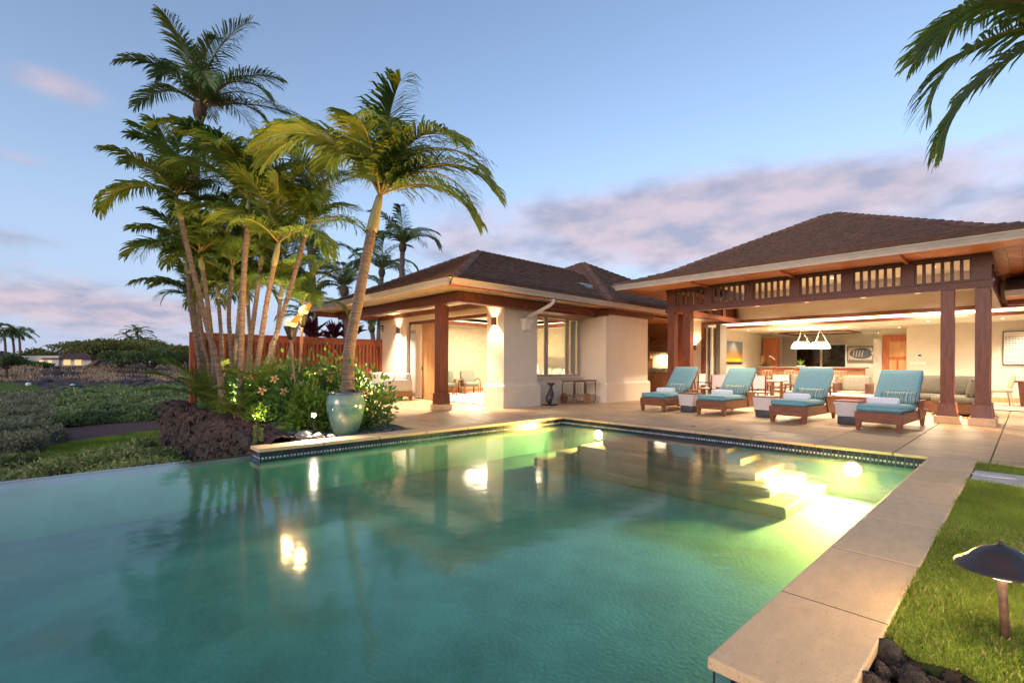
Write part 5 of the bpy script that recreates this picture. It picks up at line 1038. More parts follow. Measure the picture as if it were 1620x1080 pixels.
def tree(name, label, pxc, half, ytop, ybot, dep, m, leaf, n, trunk_px=None, cat='tree', group='trees on the horizon', lobes=14):
    g = far_pt(trunk_px or pxc, dep); t = thing(name, label, cat, g, 0, group); c = at_d(pxc, (ytop+ybot)/2, dep); rx = half*dep/FPX; rz_ = (ybot-ytop)/2*dep/FPX; mb = MB(); rg = random.Random(int(pxc*7+dep))
    th = .04*rx+.12; mb.tube([g-Vector((0, 0, .3)), g.lerp(Vector((c.x, c.y, c.z-rz_*.6)), .6), Vector((c.x, c.y, c.z-rz_*.2))], [th*1.3, th, th*.7], 8)
    P = []; D = []
    for k in range(lobes):
        a = rg.uniform(0, 6.28); r = rg.uniform(.1, .86); zz = (1-r*r)**.5*rz_*.7*rg.uniform(.2, 1)-rz_*.1; lc = Vector((c.x+rx*r*math.cos(a), c.y+rx*r*math.sin(a), c.z+zz)); mb.tube([Vector((c.x, c.y, c.z-rz_*.7)).lerp(g, .2), lc.lerp(Vector((c.x, c.y, c.z-rz_*.5)), .4), lc], [th*.5, th*.3, .04], 6)
        k2 = n//lobes; q = RNG.normal(0, 1, (k2, 3)); q = unit(q)*RNG.uniform(.35, 1.0, (k2, 1)); q = q*np.array([rx*.42, rx*.42, max(rz_*.42, rx*.10)]); P.append(q+np.array(lc)); D.append(unit(q*np.array([1, 1, 2])+RNG.normal(0, .3*rx*.3, (k2, 3))))
    mb.build('trunk', 'trunk_tree', t); P = np.concatenate(P); D = np.concatenate(D); L_ = RNG.uniform(.6, 1.3, len(P))*leaf; V, F = leaf_arrays(P, D, L_, L_*.7, .25); npmesh('crown', V, F, m, t, org=g); return t
tree('monkeypod_tree', 'broad dark umbrella-shaped tree over the white house', 168, 66, 536, 572, 105, 'tree_leaf', .55, 9000, 137, lobes=22)
tree('monkeypod_tree', 'broad dark tree right of the umbrella-shaped tree', 232, 46, 537, 574, 122, 'tree_leaf', .6, 6000, lobes=18)
tree('kiawe_tree', 'lighter green round shrub tree right of the umbrella tree trunk', 190, 32, 554, 586, 96, 'shrub_leaf', .45, 5000)
tree('kiawe_tree', 'light green shrub tree at the right end of the lava field', 240, 32, 550, 586, 92, 'shrub_leaf', .45, 5000)
tree('dark_tree', 'low dark tree behind the palms at the far left', 68, 34, 550, 582, 130, 'tree_leaf', .6, 4000)
tree('dark_tree', 'dark tree behind the fence end at the horizon', 285, 36, 545, 585, 120, 'tree_leaf', .6, 4000)
tree('green_hedge_tree', 'rounded bright hedge bush left of the white house', 50, 24, 571, 590, 100, 'hibiscus', .4, 3500)
tree('plumeria_tree', 'small pale-leaved plumeria tree at the left edge', 10, 24, 560, 586, 74, 'shrub_leaf', .35, 3000)
tree('dark_tree', 'dark tree at the far left edge behind the plumeria', -30, 40, 552, 588, 125, 'tree_leaf', .6, 4000)
tree('dark_tree', 'dark spreading tree beyond the left edge of the lava field', -130, 60, 548, 588, 130, 'tree_leaf', .6, 4500)
tree('kiawe_tree', 'light shrub tree far beyond the left edge', -240, 50, 552, 588, 120, 'shrub_leaf', .5, 4000)
for i, (x, yc, sc_) in enumerate(((7, 530, 1.15), (19, 528, 1.25), (30, 528, 1.3), (217, 526, 1.2), (207, 536, 1.0), (229, 540, 1.0), (243, 546, .9))):
    dep = 112 if i < 3 else 132; g = far_pt(x+(2 if i % 2 else -1), dep); tp = at_d(x, yc, dep)
    palm('coconut_palm', ('leftmost of the three palms at the left horizon', 'middle one of the three palms at the left horizon', 'right one of the three palms at the left horizon', 'tallest windblown palm above the dark tree at the horizon', 'palm left of the tallest windblown palm at the horizon', 'palm right of the tallest windblown palm at the horizon', 'lowest palm at the right of the windblown horizon palms')[i], [g, g.lerp(tp, .5)+RT*.3, tp], .28, .2, 'far', 13, 'coconut palms on the horizon', az0=i, scale=sc_*1.25, ring=.6)
hb = far_pt(88, 118); hs = thing('white_house', 'distant white house with lit windows under the umbrella tree', 'house', hb)
def vbox(c, w, d, z0, z1):                                 # box aligned with the view, c = centre on the ground
    P = [c-RT*w/2-FW*d/2, c+RT*w/2-FW*d/2, c+RT*w/2+FW*d/2, c-RT*w/2+FW*d/2]; return [Vector((p.x, p.y, z0)) for p in P], [Vector((p.x, p.y, z1)) for p in P]
MB().hexa(*vbox(hb, 9.0, 8, hb.z-.5, at_d(88, 563, 118).z)).build('wall', 'wall_far', hs)
for k in range(2): MB().hexa(*vbox(hb-FW*4.05+RT*(.5+2.0*k), 1.0, .1, hb.z+.3, hb.z+1.3)).build('window', 'window_lit', hs)
r_ = hb+RT*6.5; MB().hexa(vbox(r_, 12, 9, 0, at_d(88, 568, 118).z)[1], vbox(r_, 6, 2, 0, at_d(88, 556, 118).z)[1]).build('roof', 'roof_far', hs)
MB().hexa(*vbox(r_, 10.6, 7, hb.z-.5, at_d(88, 568, 118).z-.02)).build('wall', 'wall_far', hs)
for k in range(3): MB().hexa(*vbox(r_-FW*3.56+RT*(-3+2.6*k), 1.6, .1, hb.z+.2, hb.z+1.5)).build('window', 'window_lit', hs)
hb = far_pt(-2, 122); hs = thing('brown_roof_house', 'distant house with dark brown roof at the left edge', 'house', hb); MB().hexa(*vbox(hb, 7, 6, hb.z-.5, at_d(0, 568, 122).z)).build('wall', 'wall_far', hs); MB().hexa(vbox(hb, 9, 8, 0, at_d(0, 568, 122).z)[1], vbox(hb, 2, 1, 0, at_d(0, 555, 122).z)[1]).build('roof', 'roof_far', hs)
MB().hexa(*vbox(hb-FW*3.05, 1.6, .1, hb.z+.3, hb.z+1.3)).build('window', 'window_lit', hs)
for i, (x, dep) in enumerate(((45, 52), (115, 54))):
    g = far_pt(x, dep); g.z += .1; t = thing('tee_marker', ('left' if i == 0 else 'right')+' white round tee marker on the golf lawn', 'tee marker', g, 0, 'tee markers'); MB().ell((0, 0, .16), (.24, .24, .2), 12, 8).build('ball', 'towel', t, True); MB().cyl((0, 0, -.1), (0, 0, .03), .05, .04, 8).build('peg', 'towel', t, True)
# ------------------------------------------------------------------ loungers, towels, pillows, side tables
def lounger(label, loc, rz):
    t = thing('sun_lounger', label, 'sun lounger', loc, rz, 'teal sun loungers facing the pool'); w = .36
    MB().rbox((0, .015, .275), (.74, .03, .15), .006, 1, smooth=False).build('front_board', 'lounger_wood', t, True)
    MB().rbox((0, .012, .175), (.72, .03, .045), .004, 1, smooth=False).build('front_rail', 'lounger_wood', t, True)
    for s in (-1, 1):
        MB().rbox((s*(w-.005), .98, .275), (.03, 1.89, .15), .006, 1, smooth=False).build('side_board', 'lounger_wood', t, True)
        MB().rbox((s*(w-.012), .98, .175), (.03, 1.85, .045), .004, 1, smooth=False).build('side_rail', 'lounger_wood', t, True)
        for y in (.05, 1.88): x = s*(w-.045); MB().hexa([(x-.028, y-.028, 0), (x+.028, y-.028, 0), (x+.028, y+.028, 0), (x-.028, y+.028, 0)], [(x-.045, y-.045, .16), (x+.045, y-.045, .16), (x+.045, y+.045, .16), (x-.045, y+.045, .16)]).build('leg', 'lounger_wood', t, True)
        x = s*(w+.018); MB().hexa([(x-.014, 1.28, .19), (x+.014, 1.28, .19), (x+.014, 1.5, .19), (x-.014, 1.5, .19)], [(x-.014, 1.14, .52), (x+.014, 1.14, .52), (x+.014, 1.64, .52), (x-.014, 1.64, .52)]).build('arm_bracket', 'lounger_wood', t, True)
        MB().rbox((s*(w+.018), 1.39, .532), (.075, .54, .024), .006, 1, smooth=False).build('arm_rest', 'lounger_wood', t, True)
    MB().box(-.34, .04, .33, .34, 1.9, .348).build('deck_slats', 'lounger_wood', t, True)
    c = MB().rbox((0, .62, .415), (.70, 1.22, .13), .04, 4, puff=.10).build('seat_cushion', 'teal', t, True)
    MB().tube([(-.30, .012, .41), (.30, .012, .41)], .005, 6).build('piping', 'teal', c, True)
    for s in (-1, 1): MB().box(s*.355-.004, .30, .30, s*.355+.004, .32, .42).build('tie_strap', 'teal', c, True)
    ang = R(47+U(-2.5, 2.5)); M = Matrix.Rotation(ang, 3, 'X'); b = MB().rbox((0, 1.20+.43*math.cos(ang)-.02, .50+.43*math.sin(ang)-.02), (.70, .93, .12), .045, 4, M=M, puff=.08).build('back_cushion', 'teal', t, True)
    MB().rbox((0, 1.20+.43*math.cos(ang)+.05, .50+.43*math.sin(ang)-.09), (.68, .86, .03), .006, 1, M=M, smooth=False).build('back_frame', 'lounger_wood', t, True)
    for s in (-1, 1): MB().bar((s*.3, 1.75, .34), (s*.3, 1.62, .92), .03, .03).build('back_prop', 'lounger_wood', t, True)
    return t
LG = [(at_z(1030.5, 650.5), -1), (at_z(1122.5, 657), -3), (at_z(1244.5, 669), -4), (at_z(1388, 682.5), -3)]
LN = ('leftmost', 'second from left', 'third from left', 'rightmost')
for i, (p, a) in enumerate(LG):
    p.y += .03; rz = R(a+U(-1.2, 1.2))
    lounger('%s of the four wooden sun loungers with teal cushions' % LN[i], p, rz)
    Mz = Matrix.Rotation(rz, 3, 'Z'); q = p+Mz @ Vector((-.03-.02*i, .72, .535)); tw = thing('rolled_towel', 'rolled white towel lying on the %s lounger' % LN[i], 'towel', q, rz+U(-.05, .05), 'rolled towels on the loungers')
    b = MB(); prof = [(.062+.006*math.sin(k*3), k) for k in range(2)]; n = 20; L = .52
    b.tube([(-L/2, 0, 0), (-L/2+.012, 0, 0), (-.1, 0, 0), (.1, 0, .002), (L/2-.012, 0, 0), (L/2, 0, 0)], [.050, .064, .067, .066, .064, .050], n); ro = b.build('roll', 'towel', tw, True)
    sp_ = [(L/2+.002, (.052-.045*k/30)*math.cos(k*.6), (.052-.045*k/30)*math.sin(k*.6)) for k in range(30)]; MB().tube(sp_, .005, 5).build('rolled_end', 'towel', tw, True)
    MB().rbox((0, -.058, -.03), (.50, .02, .05), .009, 2).build('loose_edge', 'towel', tw, True)
    q = p+Mz @ Vector((.09, 1.10, .60)); pl = thing('lumbar_pillow', 'striped teal and cream lumbar pillow on the %s lounger' % LN[i], 'pillow', q, rz, 'striped pillows on the loungers')
    Mp = Matrix.Rotation(R(52), 3, 'X'); MB().rbox((0, 0, 0), (.58, .25, .11), .045, 4, M=Mp, puff=.35).build('pillow_body', 'stripes', pl, True); MB().tube([Mp @ Vector((-.27, -.128, 0)), Mp @ Vector((.27, -.128, 0))], .004, 5).build('seam', 'teal', pl, True)
for i, (p, lab) in enumerate(((at_z(1084, 652), 'left'), (at_z(1205, 660), 'middle'), (at_z(1338, 671.5), 'right'))):
    t = thing('side_table', '%s of the three pale pod side tables between the loungers' % lab, 'side table', p+Vector((.02, .22, 0)), R(-4), 'pod side tables')
    MB().hexa([(-.18, -.19, .17), (.18, -.19, .17), (.18, .19, .17), (-.18, .19, .17)], [(-.215, -.225, .47), (.215, -.225, .47), (.215, .225, .47), (-.215, .225, .47)]).build('body', 'pod_white', t, True)
    MB().rbox((0, 0, .085), (.35, .37, .17), .02, 2).build('base', 'pod_dark', t, True); MB().rbox((0, 0, .485), (.44, .46, .03), .01, 2, smooth=False).build('top', 'lounger_wood', t, True)

# ------------------------------------------------------------------ glazed pot, torches, garden lights
pc = Vector((-8.33, 3.72, -.05)); pot = thing('glazed_pot', 'large sea green glazed ceramic pot at the planter edge', 'pot', pc)
MB().lathe([(.0, .0), (.19, .0), (.205, .02), (.24, .12), (.29, .28), (.325, .45), (.335, .55), (.325, .64), (.30, .70), (.285, .725)], (0, 0, 0), 40).build('body', 'glaze', pot, True)
MB().lathe([(.285, .722), (.305, .735), (.312, .755), (.30, .77), (.275, .768), (.262, .74), (.25, .66), (.0, .64)], (0, 0, 0), 40).build('rim', 'glaze_rim', pot, True)
def torch(label, p_base, p_top, lean):
    t = thing('garden_torch', label, 'torch', p_base, 0, 'crossed garden torches'); p_base, p_top = Vector(p_base), Vector(p_top); d = (p_top-p_base).normalized()
    pts = [p_base.lerp(p_top, k/14) for k in range(15)]; MB().tube(pts, [.024 if k % 3 else .028 for k in range(15)], 10).build('pole', 'bamboo', t)
    b = p_top-d*.02; MB().tube([b, b+d*.06, b+d*.26, b+d*.28], [.03, .055, .105, .10], 14).build('bowl', 'dark_metal', t)
    base = b+d*.26; rg = random.Random(label)
    for k in range(12):
        a = rg.uniform(0, 6.28); r = rg.uniform(0, .06); s = base+Vector((r*math.cos(a), r*math.sin(a), 0)); core = k < 5; h = rg.uniform(.10, .18) if core else rg.uniform(.14, .26); wd = RT*(rg.uniform(.04, .12) if core else rg.uniform(.10, .30))+FW*rg.uniform(-.05, .05)+Vector((0, 0, h)); z_ = Vector((0, 0, .03))
        MB().tube([s-d*.03, s+wd*.2+z_*.6, s+wd*.45+z_, s+wd*.72+z_*.5+Vector((0, 0, rg.uniform(-.02, .02))), s+wd], [.03, .080, .085, .05, .004] if core else [.02, .055, .05, .022, .002], 12).build('flame', 'flame_core' if core else 'flame', t)
    lamp('flame_light', 'POINT', base+Vector((0, 0, .16))-FW*.02, 26, t, (1, .55, .2), .10)
tb = at_d(474, 640, 9.6); tb.z = -.05
torch('garden torch leaning left with a dark metal bowl', tb+RT*.02, at_d(460, 536, 9.6), -1)
torch('garden torch standing upright behind the leaning one', at_d(472, 640, 9.9)*1.0+Vector((0, 0, -.05-at_d(472, 640, 9.9).z)), at_d(478, 516, 9.9), 1)
sp = at_z(498, 693, -.05); t = thing('garden_spotlight', 'small bright garden spotlight on a stake beside the glazed pot', 'spotlight', sp); hd = at_d(496, 656, (sp-Vector((0, 0, 0))).dot(FW))
MB().tube([sp, Vector((hd.x, hd.y, hd.z-.04))], .012, 8).build('stake', 'dark_metal', t); aim = ((-FW)*.75+RT*.45+UP*-.05).normalized(); MB().tube([hd-aim*.10, hd-aim*.06, hd+aim*.03], [.025, .045, .05], 14).build('housing', 'dark_metal', t); Q = aim.to_track_quat('Z', 'Y').to_matrix(); l_ = MB(); l_.add([hd+aim*.031+Q @ Vector((.033*math.cos(k*.4488), .033*math.sin(k*.4488), 0)) for k in range(14)], [tuple(range(14))]); l_.build('lens', 'spot_lens', t)
lamp('spot_beam', 'SPOT', hd+aim*.05, 26, t, (1, .86, .62), .03, R(150), .8, aim)
for i, (x, y, dx, dy, pw) in enumerate(((-10.55, 2.75, -.2, .5, 4), (-12.9, 3.0, .0, .40, 210), (-11.4, 4.55, -.2, -.1, 190), (-9.3, 4.6, .12, -.12, 190), (-15.2, 3.6, .1, .1, 150))):
    t = thing('garden_uplight', ('low garden light in front of the bright little shrub', 'low garden light at the foot of the middle clump palm', 'low garden light among the shrubs behind the torches', 'low garden light at the foot of the large leaning palm', 'low garden light beside the fence')[i], 'light', (x, y, -.05), 0, 'hidden garden uplights'); aim = Vector((dx, dy, 1.0 if i else .35)).normalized(); h0 = Vector((x, y, .06))
    MB().tube([(x, y, -.06), (x, y, .03)], .01, 6).build('stake', 'dark_metal', t); MB().tube([h0-aim*.05, h0+aim*.04], [.03, .045], 12).build('housing', 'dark_metal', t); Q = aim.to_track_quat('Z', 'Y').to_matrix(); l_ = MB(); l_.add([h0+aim*.042+Q @ Vector((.036*math.cos(k*.4488), .036*math.sin(k*.4488), 0)) for k in range(14)], [tuple(range(14))]); l_.build('lens', 'lamp_white', t)
    lamp('uplight_beam', 'SPOT', h0+aim*.07, pw, t, (1, .84, .50), .03, R(110 if i == 0 else 78), .9, aim)
# mushroom path light on the lawn
mp_ = Vector((-.07, 3.14, -.03)); t = thing('path_light', 'weathered bronze mushroom path light on the lawn', 'path light', mp_)
MB().tube([(0, 0, 0), (0, 0, .30)], [.0175, .0165], 14).build('stem', 'copper_stem', t, True)
MB().lathe([(.0, .296), (.052, .296), (.057, .303), (.057, .325), (.04, .34)], (0, 0, 0), 24).build('glass', 'path_glass', t, True)
h = MB().lathe([(0.004, 0.448), (0.012, 0.445), (0.018, 0.438), (0.0401, 0.432), (0.0712, 0.418), (0.0961, 0.397), (0.1202, 0.372), (0.1424, 0.354), (0.1602, 0.345), (0.1638, 0.338), (0.1584, 0.336), (0.1157, 0.352), (0.0712, 0.385), (0.0356, 0.4)], (0, 0, 0), 44).build('hat', 'bronze', t, True); MB().ell((0, 0, .450), (.011, .011, .009), 10, 6).build('finial', 'bronze', h, True); t.rotation_euler = (R(2), R(-2), 0)
lamp('path_lamp', 'POINT', mp_+Vector((0, 0, .312)), 24, t, (1, .72, .36), .045)
for i, (x, y) in enumerate(((.35, 1.6), (.55, 6.3))):
    t2 = copy_tree(t, (x, y, -.03), 0, 'bronze mushroom path light '+('behind the lava rocks' if i == 0 else 'farther along the lawn'))

# ------------------------------------------------------------------ things on the patio by the guest house
tp = at_z(905, 641); tr = thing('bar_cart', 'metal bar cart with two big wooden wheels under the window', 'cart', (-9.75, 11.95, 0)); X0, X1 = -9.95, -9.5; Y0, Y1 = 11.45, 12.55; ZT = .70
for x in (X0, X1): MB().tube([(x, Y0, .10), (x, Y0, ZT-.08), (x, Y0+.03, ZT-.02), (x, Y0+.09, ZT), (x, Y0+.50, ZT), (x, Y0+.56, ZT-.04), (x, Y0+.58, ZT-.1), (x, Y0+.58, .16)], .016, 8).build('frame', 'copper_stem', tr)
for x in (X0, X1): MB().tube([(x, Y0+.62, .16), (x, Y0+.62, ZT), (x, Y1, ZT), (x, Y1, .12), (x, Y1-.04, .04), (x, Y1-.30, .02), (x, Y1-.45, .1)], .016, 8).build('frame', 'copper_stem', tr)
MB().rbox(((X0+X1)/2, (Y0+Y1)/2, ZT+.025), (.52, Y1-Y0+.1, .02), .006, 1, smooth=False).build('top_shelf', 'trim', tr); MB().rbox(((X0+X1)/2, (Y0+Y1)/2, .26), (.44, Y1-Y0-.05, .03), .006, 1, smooth=False).build('lower_shelf', 'steel', tr)
for x in (X0-.03, X1+.03): MB().tube([(x-.018, Y0+.12, .165), (x+.018, Y0+.12, .165)] if x < -9.7 else [(x-.018, Y0+.62, .165), (x+.018, Y0+.62, .165)], .165, 24, smooth=False).build('wheel', 'cabinet', tr)
fs = thing('fish_sculpture', 'bronze fish standing upright with tail fin up beside the bar cart', 'sculpture', (-9.82, 10.75, 0)); b0 = Vector((-9.82, 10.75, 0))
MB().rbox((b0.x, b0.y, .015), (.34, .34, .03), .008, 1, smooth=False).build('base', 'dark_metal', fs); MB().tube([b0+Vector((0, -.02, .03)), b0+Vector((0, -.05, .12)), b0+Vector((0, -.03, .24)), b0+Vector((0, .03, .36)), b0+Vector((0, .03, .48)), b0+Vector((0, .05, .58))], [.03, .09, .115, .095, .055, .03], 14).build('body', 'bronze', fs)
MB().hexa([b0+Vector((-.02, .0, .57)), b0+Vector((.02, .0, .57)), b0+Vector((.02, .08, .57)), b0+Vector((-.02, .08, .57))], [b0+Vector((-.02, -.17, .68)), b0+Vector((.02, -.17, .68)), b0+Vector((.02, .24, .67)), b0+Vector((-.02, .24, .67))]).build('tail_fin', 'bronze', fs)
MB().hexa([b0+Vector((-.01, .08, .18)), b0+Vector((.01, .08, .18)), b0+Vector((.01, .07, .30)), b0+Vector((-.01, .07, .30))], [b0+Vector((-.01, .16, .25)), b0+Vector((.01, .16, .25)), b0+Vector((.01, .15, .30)), b0+Vector((-.01, .15, .30))]).build('side_fin', 'bronze', fs)
so_ = thing('porch_sofa', 'white cushioned outdoor sofa on the guest house porch', 'sofa', (-15.6, 8.2, 0)); xs0, xs1 = -16.9, -14.3
MB().box(xs0, 7.75, .12, xs1, 8.75, .30).build('frame', 'cabinet', so_)
for x in (xs0+.05, xs1-.05):
    for y in (7.8, 8.7): MB().box(x-.04, y-.04, 0, x+.04, y+.04, .12).build('leg', 'cabinet', so_)
for k in range(3): MB().rbox((xs0+.44+.86*k, 8.18, .38), (.85, .82, .17), .05, 3, puff=.08).build('seat_cushion', 'sofa_white', so_); MB().rbox((xs0+.44+.86*k, 8.62, .66), (.84, .2, .48), .07, 3, puff=.12).build('back_cushion', 'sofa_white', so_)
for x in (xs0+.02, xs1-.02): MB().rbox((x, 8.22, .5), (.12, .98, .38), .03, 2).build('arm', 'sofa_white', so_)
# armchairs and table inside the guest room
def onx(px_, X): q = at_x(px_, 600, X); return Vector((q.x, q.y, .006))
def armchair(label, loc, rz):
    t = thing('armchair', label, 'chair', loc, rz, 'green armchairs in the guest room')
    MB().rbox((0, .0, .40), (.62, .62, .16), .04, 3, puff=.1).build('seat_cushion', 'grey_green', t, True); MB().rbox((0, .27, .68), (.62, .14, .52), .05, 3, M=Matrix.Rotation(R(-14), 3, 'X'), puff=.1).build('back_cushion', 'grey_green', t, True); MB().box(-.32, -.3, .28, .32, .28, .32).build('seat_frame', 'post_wood', t, True)
    for s in (-1, 1): MB().tube([(s*.36, -.30, 0), (s*.36, -.31, .35), (s*.36, -.27, .52), (s*.36, -.18, .60), (s*.36, .0, .62), (s*.36, .22, .56), (s*.36, .34, .40), (s*.36, .36, 0)], .022, 8).build('arm', 'post_wood', t, True)
    for s in (-1, 1):
        for y in (-.26, .25): MB().tube([(s*.28, y, 0), (s*.29, y, .3)], .02, 8).build('leg', 'post_wood', t, True)
    return t
armchair('grey green armchair with curved wooden arms, right one in the guest room', onx(743, -16.1), R(75)); armchair('grey green armchair half hidden by the porch post', onx(706, -15.6), R(60))
p = onx(724, -16.4); t = thing('side_table', 'small round wooden table between the guest room armchairs', 'table', p); MB().lathe([(0, .58), (.28, .58), (.28, .55), (0, .55)], (0, 0, 0), 20).build('top', 'cabinet', t, True)
for k in range(3): MB().tube([(.18*math.cos(k*2.1), .18*math.sin(k*2.1), 0), (.14*math.cos(k*2.1), .14*math.sin(k*2.1), .55)], .018, 8).build('leg', 'cabinet', t, True)
# bed, pillows and lamp seen through the window
pa, pb = at_y(858, 580, 16.3), at_y(925, 580, 16.3); bd = thing('bed', 'bed with dark headboard seen through the guest room window', 'bed', (pa.x, 16.2, 0))
MB().rbox(((pa.x+pb.x)/2, 16.5, .75), (pb.x-pa.x, .1, 1.5), .03, 2, smooth=False).build('headboard', 'headboard', bd); MB().rbox(((pa.x+pb.x)/2, 15.5, .42), (pb.x-pa.x-.05, 1.9, .36), .06, 3).build('mattress', 'linen', bd); MB().box(pa.x+.05, 14.6, .05, pb.x-.05, 16.4, .24).build('bed_base', 'headboard', bd)
for k in range(4): o = thing('bed_pillow', ('leftmost', 'second', 'third', 'rightmost')[k]+' pillow in the row leaning on the headboard', 'pillow', (pa.x+.42+.6*k, 16.15, .62), 0, 'pillows on the bed'); MB().rbox((0, .06, .22), (.56, .16, .42), .06, 3, M=Matrix.Rotation(R(-15), 3, 'X'), puff=.3).build('pillow_body', ('print_dark', 'print_dark', 'linen', 'linen')[k], o, True); MB().tube([(-.28, .06, .02), (.28, .06, .02)], .006, 5).build('seam', 'linen', o, True)
q = at_y(846, 570, 15.8); t = thing('table_lamp', 'lit table lamp with cream shade beside the bed', 'lamp', (q.x, 15.8, .55)); MB().lathe([(.15, .62), (.21, .28)], (0, 0, 0), 24).build('lamp_shade', 'shade_lit', t, True); MB().lathe([(.0, .3), (.03, .3), (.05, .2), (.08, .1), (.08, .01), (0, 0)], (0, 0, 0), 16).build('lamp_base', 'linen', t, True); lamp('lamp_glow', 'POINT', (q.x, 15.8, 1.0), 18, t, (1, .76, .45), .08)
ns = thing('nightstand', 'dark wooden nightstand under the bedside lamp', 'nightstand', (q.x, 15.8, 0)); MB().box(-.28, -.25, .1, .28, .25, .52).build('body', 'cabinet', ns, True); MB().rbox((0, 0, .535), (.6, .54, .03), .005, 1, smooth=False).build('top', 'cabinet', ns, True)

# ------------------------------------------------------------------ lanai furniture behind the loungers
dt = thing('dining_table', 'dark wooden dining table behind the loungers', 'table', (-6.2, 16.3, 0)); MB().rbox((0, 0, .73), (2.0, 1.0, .04), .006, 1, smooth=False).build('top', 'cabinet', dt, True)
for x in (-.85, .85):
    for y in (-.38, .38): MB().box(x-.04, y-.04, 0, x+.04, y+.04, .71).build('leg', 'cabinet', dt, True)
dt.rotation_euler.z = 0
def dchair(label, loc, rz, m='sling'):
    t = thing('sling_chair', label, 'chair', loc, rz, 'sling chairs around the dining table')
    for s in (-1, 1):
        MB().bar((s*.27, .26, 0), (s*.27, .20, .92), .03, .035, (1, 0, 0)).build('leg', 'beam', t, True); MB().bar((s*.27, -.26, 0), (s*.27, -.18, .62), .03, .035, (1, 0, 0)).build('leg', 'beam', t, True); MB().rbox((s*.275, -.02, .635), (.055, .56, .03), .008, 1, smooth=False).build('arm', 'beam', t, True)
    MB().box(-.255, -.24, .42, .255, .22, .445).build('seat', m, t, True); MB().add([(-.255, .215, .54), (.255, .215, .54), (.255, .19, .92), (-.255, .19, .92), (-.255, .235, .54), (.255, .235, .54), (.255, .21, .92), (-.255, .21, .92)], [(0, 1, 2, 3), (7, 6, 5, 4), (0, 4, 5, 1), (3, 2, 6, 7), (0, 3, 7, 4), (1, 5, 6, 2)]).build('backrest', m, t, True); MB().box(-.27, -.25, .395, .27, .23, .419).build('seat_frame', 'beam', t, True)
for k, (x, y, rz, lab, m) in enumerate(((-6.62, 15.35, 180, 'mauve sling chair left of the second lounger back', 'sling'), (-5.55, 15.35, 180, 'mauve sling chair between the second and third loungers', 'sling'), (-7.55, 16.3, 90, 'white sling chair at the left head of the dining table', 'sling_white'), (-4.85, 16.3, -90, 'white sling chair at the right head of the dining table', 'sling_white'), (-6.6, 17.2, 0, 'white sling chair at the far left of the dining table', 'sling_white'), (-5.6, 17.2, 0, 'white sling chair at the far right of the dining table', 'sling_white'))): dchair(lab, (x, y, 0), R(rz), m)
# wicker sectional and coffee table
sf = thing('wicker_sofa', 'wicker sectional sofa with khaki cushions behind the right posts', 'sofa', (-1.4, 16.6, 0))
MB().box(-3.0, 17.1, .06, -.75, 18.0, .30).box(-1.72, 16.1, .06, -.75, 17.099, .30).build('base', 'wicker', sf); MB().box(-3.0, 17.85, .30, -.75, 18.0, .62).box(-.86, 16.1, .30, -.75, 17.849, .62).build('back_frame', 'wicker', sf)
for x, y, w_, d_ in ((-2.62, 17.5, .72, .75), (-1.88, 17.5, .72, .75), (-1.26, 16.58, .88, .95)): MB().rbox((x, y, .38), (w_, d_, .17), .05, 3, puff=.08).build('seat_cushion', 'khaki', sf)
MB().rbox((-1.2, 17.5, .38), (.62, .75, .17), .05, 3, puff=.08).build('seat_cushion', 'khaki', sf)
for x in (-2.62, -1.9, -1.2): MB().rbox((x, 17.74, .70), (.70, .2, .50), .07, 3, M=Matrix.Rotation(R(-10), 3, 'X'), puff=.15).build('back_cushion', 'khaki', sf)
MB().rbox((-.93, 16.55, .68), (.2, .8, .48), .07, 3, M=Matrix.Rotation(R(10), 3, 'Y'), puff=.15).build('back_cushion', 'khaki', sf)
s2 = thing('lounge_chair', 'wooden lounge chair with light khaki cushions left of the sectional', 'chair', (-3.6, 17.4, 0)); MB().box(-4.0, 17.0, .1, -3.2, 17.9, .3).build('frame', 'lounger_wood', s2); MB().rbox((-3.6, 17.42, .38), (.74, .8, .16), .05, 3, puff=.08).build('seat_cushion', 'khaki_light', s2); MB().rbox((-3.6, 17.78, .68), (.72, .2, .5), .07, 3, M=Matrix.Rotation(R(-10), 3, 'X'), puff=.15).build('back_cushion', 'khaki_light', s2)
for x in (-4.0, -3.2): MB().rbox((x, 17.4, .5), (.06, .9, .42), .01, 1, smooth=False).build('arm', 'lounger_wood', s2)
s3 = thing('lounge_sofa', 'khaki sofa with patterned pillows behind the third lounger', 'sofa', (-4.9, 18.2, 0)); MB().box(-5.7, 17.9, .1, -4.2, 18.7, .3).build('frame', 'lounger_wood', s3); MB().rbox((-4.95, 18.25, .38), (1.4, .75, .16), .05, 3, puff=.05).build('seat_cushion', 'khaki_light', s3); MB().rbox((-4.95, 18.6, .68), (1.4, .18, .5), .07, 3, puff=.1).build('back_cushion', 'khaki_light', s3)
for k in range(2): o = thing('throw_pillow', ('left' if k == 0 else 'right')+' patterned throw pillow on the khaki lanai sofa', 'pillow', (-5.0+.45*k, 18.3, .68), R(12-20*k), 'throw pillows on the lanai sofa'); MB().rbox((0, .05, .02), (.46, .14, .42), .06, 3, M=Matrix.Rotation(R(-18), 3, 'X'), puff=.35).build('pillow_body', 'print_dark' if k else 'khaki_light', o, True); MB().tube([(-.23, .05, -.17), (.23, .05, -.17)], .006, 5).build('seam', 'khaki', o, True)
cf = thing('coffee_table', 'low pale-topped coffee table behind the right loungers', 'table', (-3.4, 15.6, 0)); MB().rbox((0, 0, .43), (1.3, .75, .05), .008, 1, smooth=False).build('top', 'table_top', cf, True); MB().box(-.58, -.32, .30, .58, .32, .40).build('apron', 'lounger_wood', cf, True)
